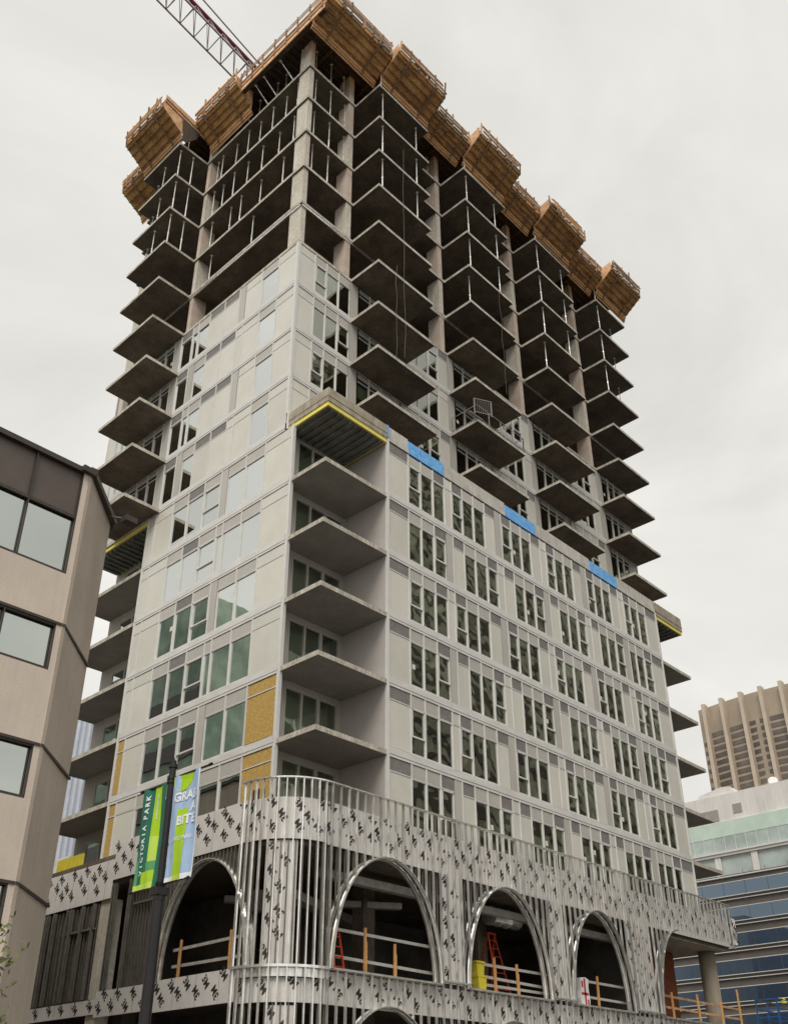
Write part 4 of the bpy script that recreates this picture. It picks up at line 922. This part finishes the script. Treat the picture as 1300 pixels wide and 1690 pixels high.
# ================================================================== distant buildings
def L_(name, label, base): return thing(name, label, 'building', base)
KX = 132/82.0
def far(x): return x
t = L_('striped_office', 'blue glass office striped with white lines and brown bands behind the podium', (110, 40, GZ))
XB = 110.0
def zz(z60): return -12.69+(z60+12.69)*KX
roofz = zz(6.9)
per = zz(5.0)-zz(2.92)
m = MB(); m.box(XB+.3, XB+30, -60, 90, GZ, roofz); m.build('wall', 'office_brown', t); z = roofz-.2
top_ = zz(5.13)+per
i = 0
while top_-i*per > GZ:
    zt = top_-i*per
    b_ = MB(); b_.quad((XB+.05, -60, zt-per), (XB+.05, 90, zt-per), (XB+.05, 90, zt-1.55), (XB+.05, -60, zt-1.55)); b_.build('glass_band', 'glass_blue', t)
    l = MB()
    for dz in (0, -.47, -1.55):
        if zt+dz < roofz-.1: l.box(XB-.02, XB+.3, -60, 90, zt+dz-.04, zt+dz+.04)
    l.build('white_line', 'office_line', t); i += 1
l = MB(); l.box(XB-.02, XB+.3, -60, 90, roofz-.35, roofz-.2); l.build('white_line', 'office_line', t)
for y in range(-58, 90, 3):
    pass
mm = MB()
for k in range(46): mm.box(XB+.02, XB+.045, -58+k*3.2, -57.95+k*3.2, GZ, top_)
mm.build('glass_joint', 'office_brown', t)
XW = 125.0; KW = (XW+22.04)/(70+22.04)
def yw(y): return -27.34+(y+27.34)*KW
def zw_(z): return -12.69+(z+12.69)*KW
t = L_('white_block', 'white rendered block with a green glass strip and clerestory windows above the striped office', (130, 20, GZ))
m = MB(); m.box(XW, XW+25, -70, 70, GZ, zw_(14.4)); m.box(XW+.3, XW+25, -70, 70, zw_(14.4)-.01, zw_(17.1)); m.build('wall', 'white_bldg', t)
m = MB(); m.prism([(yw(13.2), zw_(17.1)), (yw(17.6), zw_(17.1)), (yw(17.3), zw_(17.55)), (yw(14.8), zw_(18.0)), (yw(13.9), zw_(17.9))], XW+1, XW+9, lambda a, b, h: (h, a, b)); m.build('roof', 'white_bldg', t)
m = MB(); m.box(XW-.1, XW, -70, 60, zw_(12.9), zw_(14.35)); m.build('green_band', 'green_band', t)
m = MB(); m.box(XW-.06, XW, -70, 60, zw_(11.45), zw_(12.88)); m.build('glass_strip', 'pale_glass', t)
m = MB()
for k in range(70): m.box(XW-.12, XW-.07, -70+k*1.75, -69.9+k*1.75, zw_(11.45), zw_(12.9))
m.box(XW-.5, XW+.1, -70, 60, zw_(11.0), zw_(11.4)); m.box(XW-.7, XW+.1, -70, 60, zw_(11.25), zw_(11.42)); m.build('mullion', 'office_line', t)
m = MB(); m.box(XW-.04, XW, -70, 60, zw_(9.0), zw_(10.9)); m.build('window_strip', 'pale_glass', t)
for k in range(12): m = MB(); y = yw(4.4)+k*6.0-6; m.box(XW-.3, XW+.1, y, y+1.0, zw_(8.8), zw_(10.98)); m.build('pier', 'white_bldg', t)
for y0, y1, z0, z1 in ((15.3, 18.1, 14.55, 15.7), (12.8, 13.7, 15.0, 15.9)): m = MB(); m.box(XW+.2, XW+.32, yw(y0), yw(y1), zw_(z0), zw_(z1)); m.build('window', 'louvre', t)
m = MB(); m.tube((XW+2, yw(9.6), zw_(17.0)), (XW+2, yw(9.6), zw_(17.5)), .1, n=8); m.tube((XW+1.9, yw(9.6), zw_(17.5)), (XW+1.5, yw(9.5), zw_(17.6)), .8, .7, 16)
tag(m.build('satellite_dish', 'white'), 'small white dish on the roof of the white rendered block', 'satellite dish')
XH = 230.0; KH = (XH+22.04)/(130+22.04)
def yh(y): return -27.34+(y+27.34)*KH
def zh(z): return -12.69+(z+12.69)*KH
t = L_('hotel_tower', 'tall beige tower with pale vertical fins and brown window bands at the right', (240, 60, GZ))
bays = [43.9, 42.3, 38.8, 35.2, 31.7, 28.3, 24.9, 21.4, 18]
poly = [(0, yh(43.9)), (-1.2, yh(38.8)), (-1.8, yh(33.4)), (-1.2, yh(28.3)), (0, yh(21.4)), (3, yh(16))]
m = MB(); m.prism([(XH+a+1.5, b) for a, b in poly]+[(XH+40, yh(16)), (XH+40, yh(43.9))], GZ, zh(52.1), lambda a, b, h: (a, b, h)); m.build('wall', 'hotel_wall', t)
def hx(y):
    for (a0, b0), (a1, b1) in zip(poly, poly[1:]):
        if b1 <= y <= b0: return XH+a0+(a1-a0)*(b0-y)/(b0-b1)
    return XH
for y in bays[1:]:
    yy = yh(y); x = hx(yy); m = MB(); m.box(x-.5, x+1.6, yy-.5, yy+.5, GZ, zh(52.45)); m.build('fin', 'hotel_fin', t)
for i in range(len(bays)-2):
    y0, y1 = yh(bays[i+1])-.6, yh(bays[i+2])+.6; m = MB()
    for r in range(20):
        zt = zh(47.3)-r*2.05*1.0; x0, x1 = hx(y0)+1.38, hx(y1)+1.38
        m.add([(x0, y0, zt-1.25), (x1, y1, zt-1.25), (x1, y1, zt), (x0, y0, zt)], [(0, 1, 2, 3)])
    m.build('window_bands', 'hotel_dark', t)
m = MB()
for r in range(14):
    zt = zh(46.0)-r*2.6; y0 = yh(43.9)-.3; y1 = yh(42.6); m.add([(hx(y0)+1.35, y0, zt-1.0), (hx(y1)+1.3, y1, zt-1.3), (hx(y1)+1.3, y1, zt-.1), (hx(y0)+1.35, y0, zt)], [(0, 1, 2, 3)])
m.build('window', 'hotel_dark', t)
# pale ribbed glass tower seen through the gap at the left
t = L_('ribbed_tower', 'pale blue white ribbed tower seen in the gap beside the concrete office', (24, 62, GZ))
m = MB(); m.box(13, 45, 62, 80, GZ, 26.0); m.build('wall', 'glass_tower', t)
m = MB()
for i in range(52): m.box(13.3+i*.62, 13.42+i*.62, 61.8, 62, GZ, 26.0)
m.build('rib', 'glass_tower_rib', t)
m = MB(); m.box(8, 40, 50, 56, GZ, -2.2); tag(m.build('low_block', 'pavement'), 'low grey block at the foot of the ribbed tower', 'building')
# buildings across the streets, seen only as reflections in the windows
t = L_('dark_office', 'dark office slab across the street mirrored in the right hand windows', (60, -58, GZ))
m = MB(); m.box(34, 140, -75, -52, GZ, 84); m.build('wall', 'office_dark', t)
m = MB()
for k in range(25): m.box(34, 140, -51.98, -51.8, GZ+2+k*3.8, GZ+3.2+k*3.8)
m.build('floor_band', 'office_brown', t)
t = L_('corner_block', 'green corner block up the side street mirrored in the left windows', (-35, 40, GZ))
mat('teal_block', (.13, .20, .15), .7, scale=.35, col2=(.34, .42, .33))
m = MB(); m.box(-60, -15.5, 27, 60, GZ, 23); m.build('wall', 'teal_block', t)
m = MB()
for k in range(9): m.box(-15.5, -15.4, 27, 60, GZ+2+k*3.8, GZ+3.3+k*3.8)
m.build('floor_band', 'office_brown', t)
# ================================================================== boom lift
t = thing('boom_lift', 'blue boom lift basket standing beyond the terrace guardrail at the bottom right', 'boom lift', (27, -6.2, GZ))
m = MB()
bx0, bx1, by0, by1, bz = 24.9, 27.3, -6.9, -5.9, -8.35
for x, y in ((bx0, by0), (bx1, by0), (bx1, by1), (bx0, by1), ((bx0+bx1)/2, by1)): m.beam((x, y, bz), (x, y, bz+1.1), .05)
for z in (.35, .7, 1.1):
    for p, q in (((bx0, by0), (bx1, by0)), ((bx1, by0), (bx1, by1)), ((bx1, by1), (bx0, by1)), ((bx0, by1), (bx0, by0))): m.beam((*p, bz+z), (*q, bz+z), .045)
m.build('basket_rail', 'lift_blue', t)
m = MB(); m.box(bx0-.05, bx1+.05, by0-.05, by1+.05, bz-.12, bz)
for i in range(12): m.box(bx0+.1+i*.2, bx0+.16+i*.2, by0-.07, by0-.05, bz-.1, bz-.02)
m.build('basket_floor', 'lift_blue', t)
m = MB(); m.box(bx1-.5, bx1-.2, by0-.02, by0+.25, bz+.75, bz+1.15); m.build('control_box', 'white', t)
m = MB(); m.beam((bx1, -6.4, bz-.1), (30.5, -6.4, bz-1.4), .22); m.beam((30.5, -6.4, bz-1.4), (35, -6.4, GZ+1.6), .3); m.build('boom', 'lift_blue', t)
m = MB(); m.box(33, 37, -7.4, -5.4, GZ+.55, GZ+1.6); m.build('chassis', 'lift_blue', t)
for x in (33.6, 36.4):
    for y in (-7.5, -5.3): m = MB(); m.tube((x, y-.15, GZ+.45), (x, y+.15, GZ+.45), .45, n=20); m.build('wheel', 'pole_black', t)
m = MB(); bxx = 27.0; m.tube((bxx, -6.35, bz+1.1), (bxx, -6.35, bz+1.25), .13, .11, 14); m.tube((bxx, -6.35, bz+1.25), (bxx, -6.35, bz+1.33), .10, .04, 14); tag(m.build('hard_hat', 'yellow'), 'yellow hard hat hung on the blue lift basket', 'hard hat')
# ================================================================== street tree at the left edge
t = thing('street_tree', 'young street tree with small green leaves at the bottom left edge', 'tree', (-18.05, -17.6, GZ))
tx, ty = -18.15, -17.45
m = MB(); m.tube((tx, ty, GZ), (tx+.02, ty, -12.6), .07, .045, 10); m.tube((tx+.02, ty, -12.6), (tx+.05, ty+.02, -10.9), .045, .015, 8)
br = []
for i in range(26):
    z0 = random.uniform(-12.7, -11.2); a = random.uniform(0, 2*math.pi); L = random.uniform(.35, .85); e = Vector((tx+math.cos(a)*L, ty+math.sin(a)*L, z0+random.uniform(.15, .55)))
    m.tube((tx, ty, z0), e, .014, .005, 6); br.append((Vector((tx, ty, z0)), e))
for e in ((-17.46, -18.06, -11.22), (-17.5, -18.0, -11.5), (-17.56, -18.0, -10.98), (-17.45, -18.0, -11.72)): m.tube((tx, ty, e[2]-.35), e, .012, .004, 6); br.append((Vector((tx, ty, e[2]-.35)), Vector(e)))
m.build('trunk', 'bark', t)
m = MB()
for p, e in br:
    for k in range(95):
        c = p.lerp(e, random.uniform(.35, 1.08))+Vector([random.gauss(0, .055) for _ in range(3)])
        d = Vector([random.gauss(0, 1) for _ in range(3)]).normalized(); u_ = d.orthogonal().normalized(); l_ = random.uniform(.05, .095); w_ = l_*.34
        m.add([c, c+d*l_*.5+u_*w_, c+d*l_, c+d*l_*.5-u_*w_], [(0, 1, 2, 3)])
m.build('crown', 'leaf', t)
flush()
for o in C.objects:
    if o.parent is not None and o.parent.type == 'MESH': o.matrix_parent_inverse = Matrix.Identity(4);
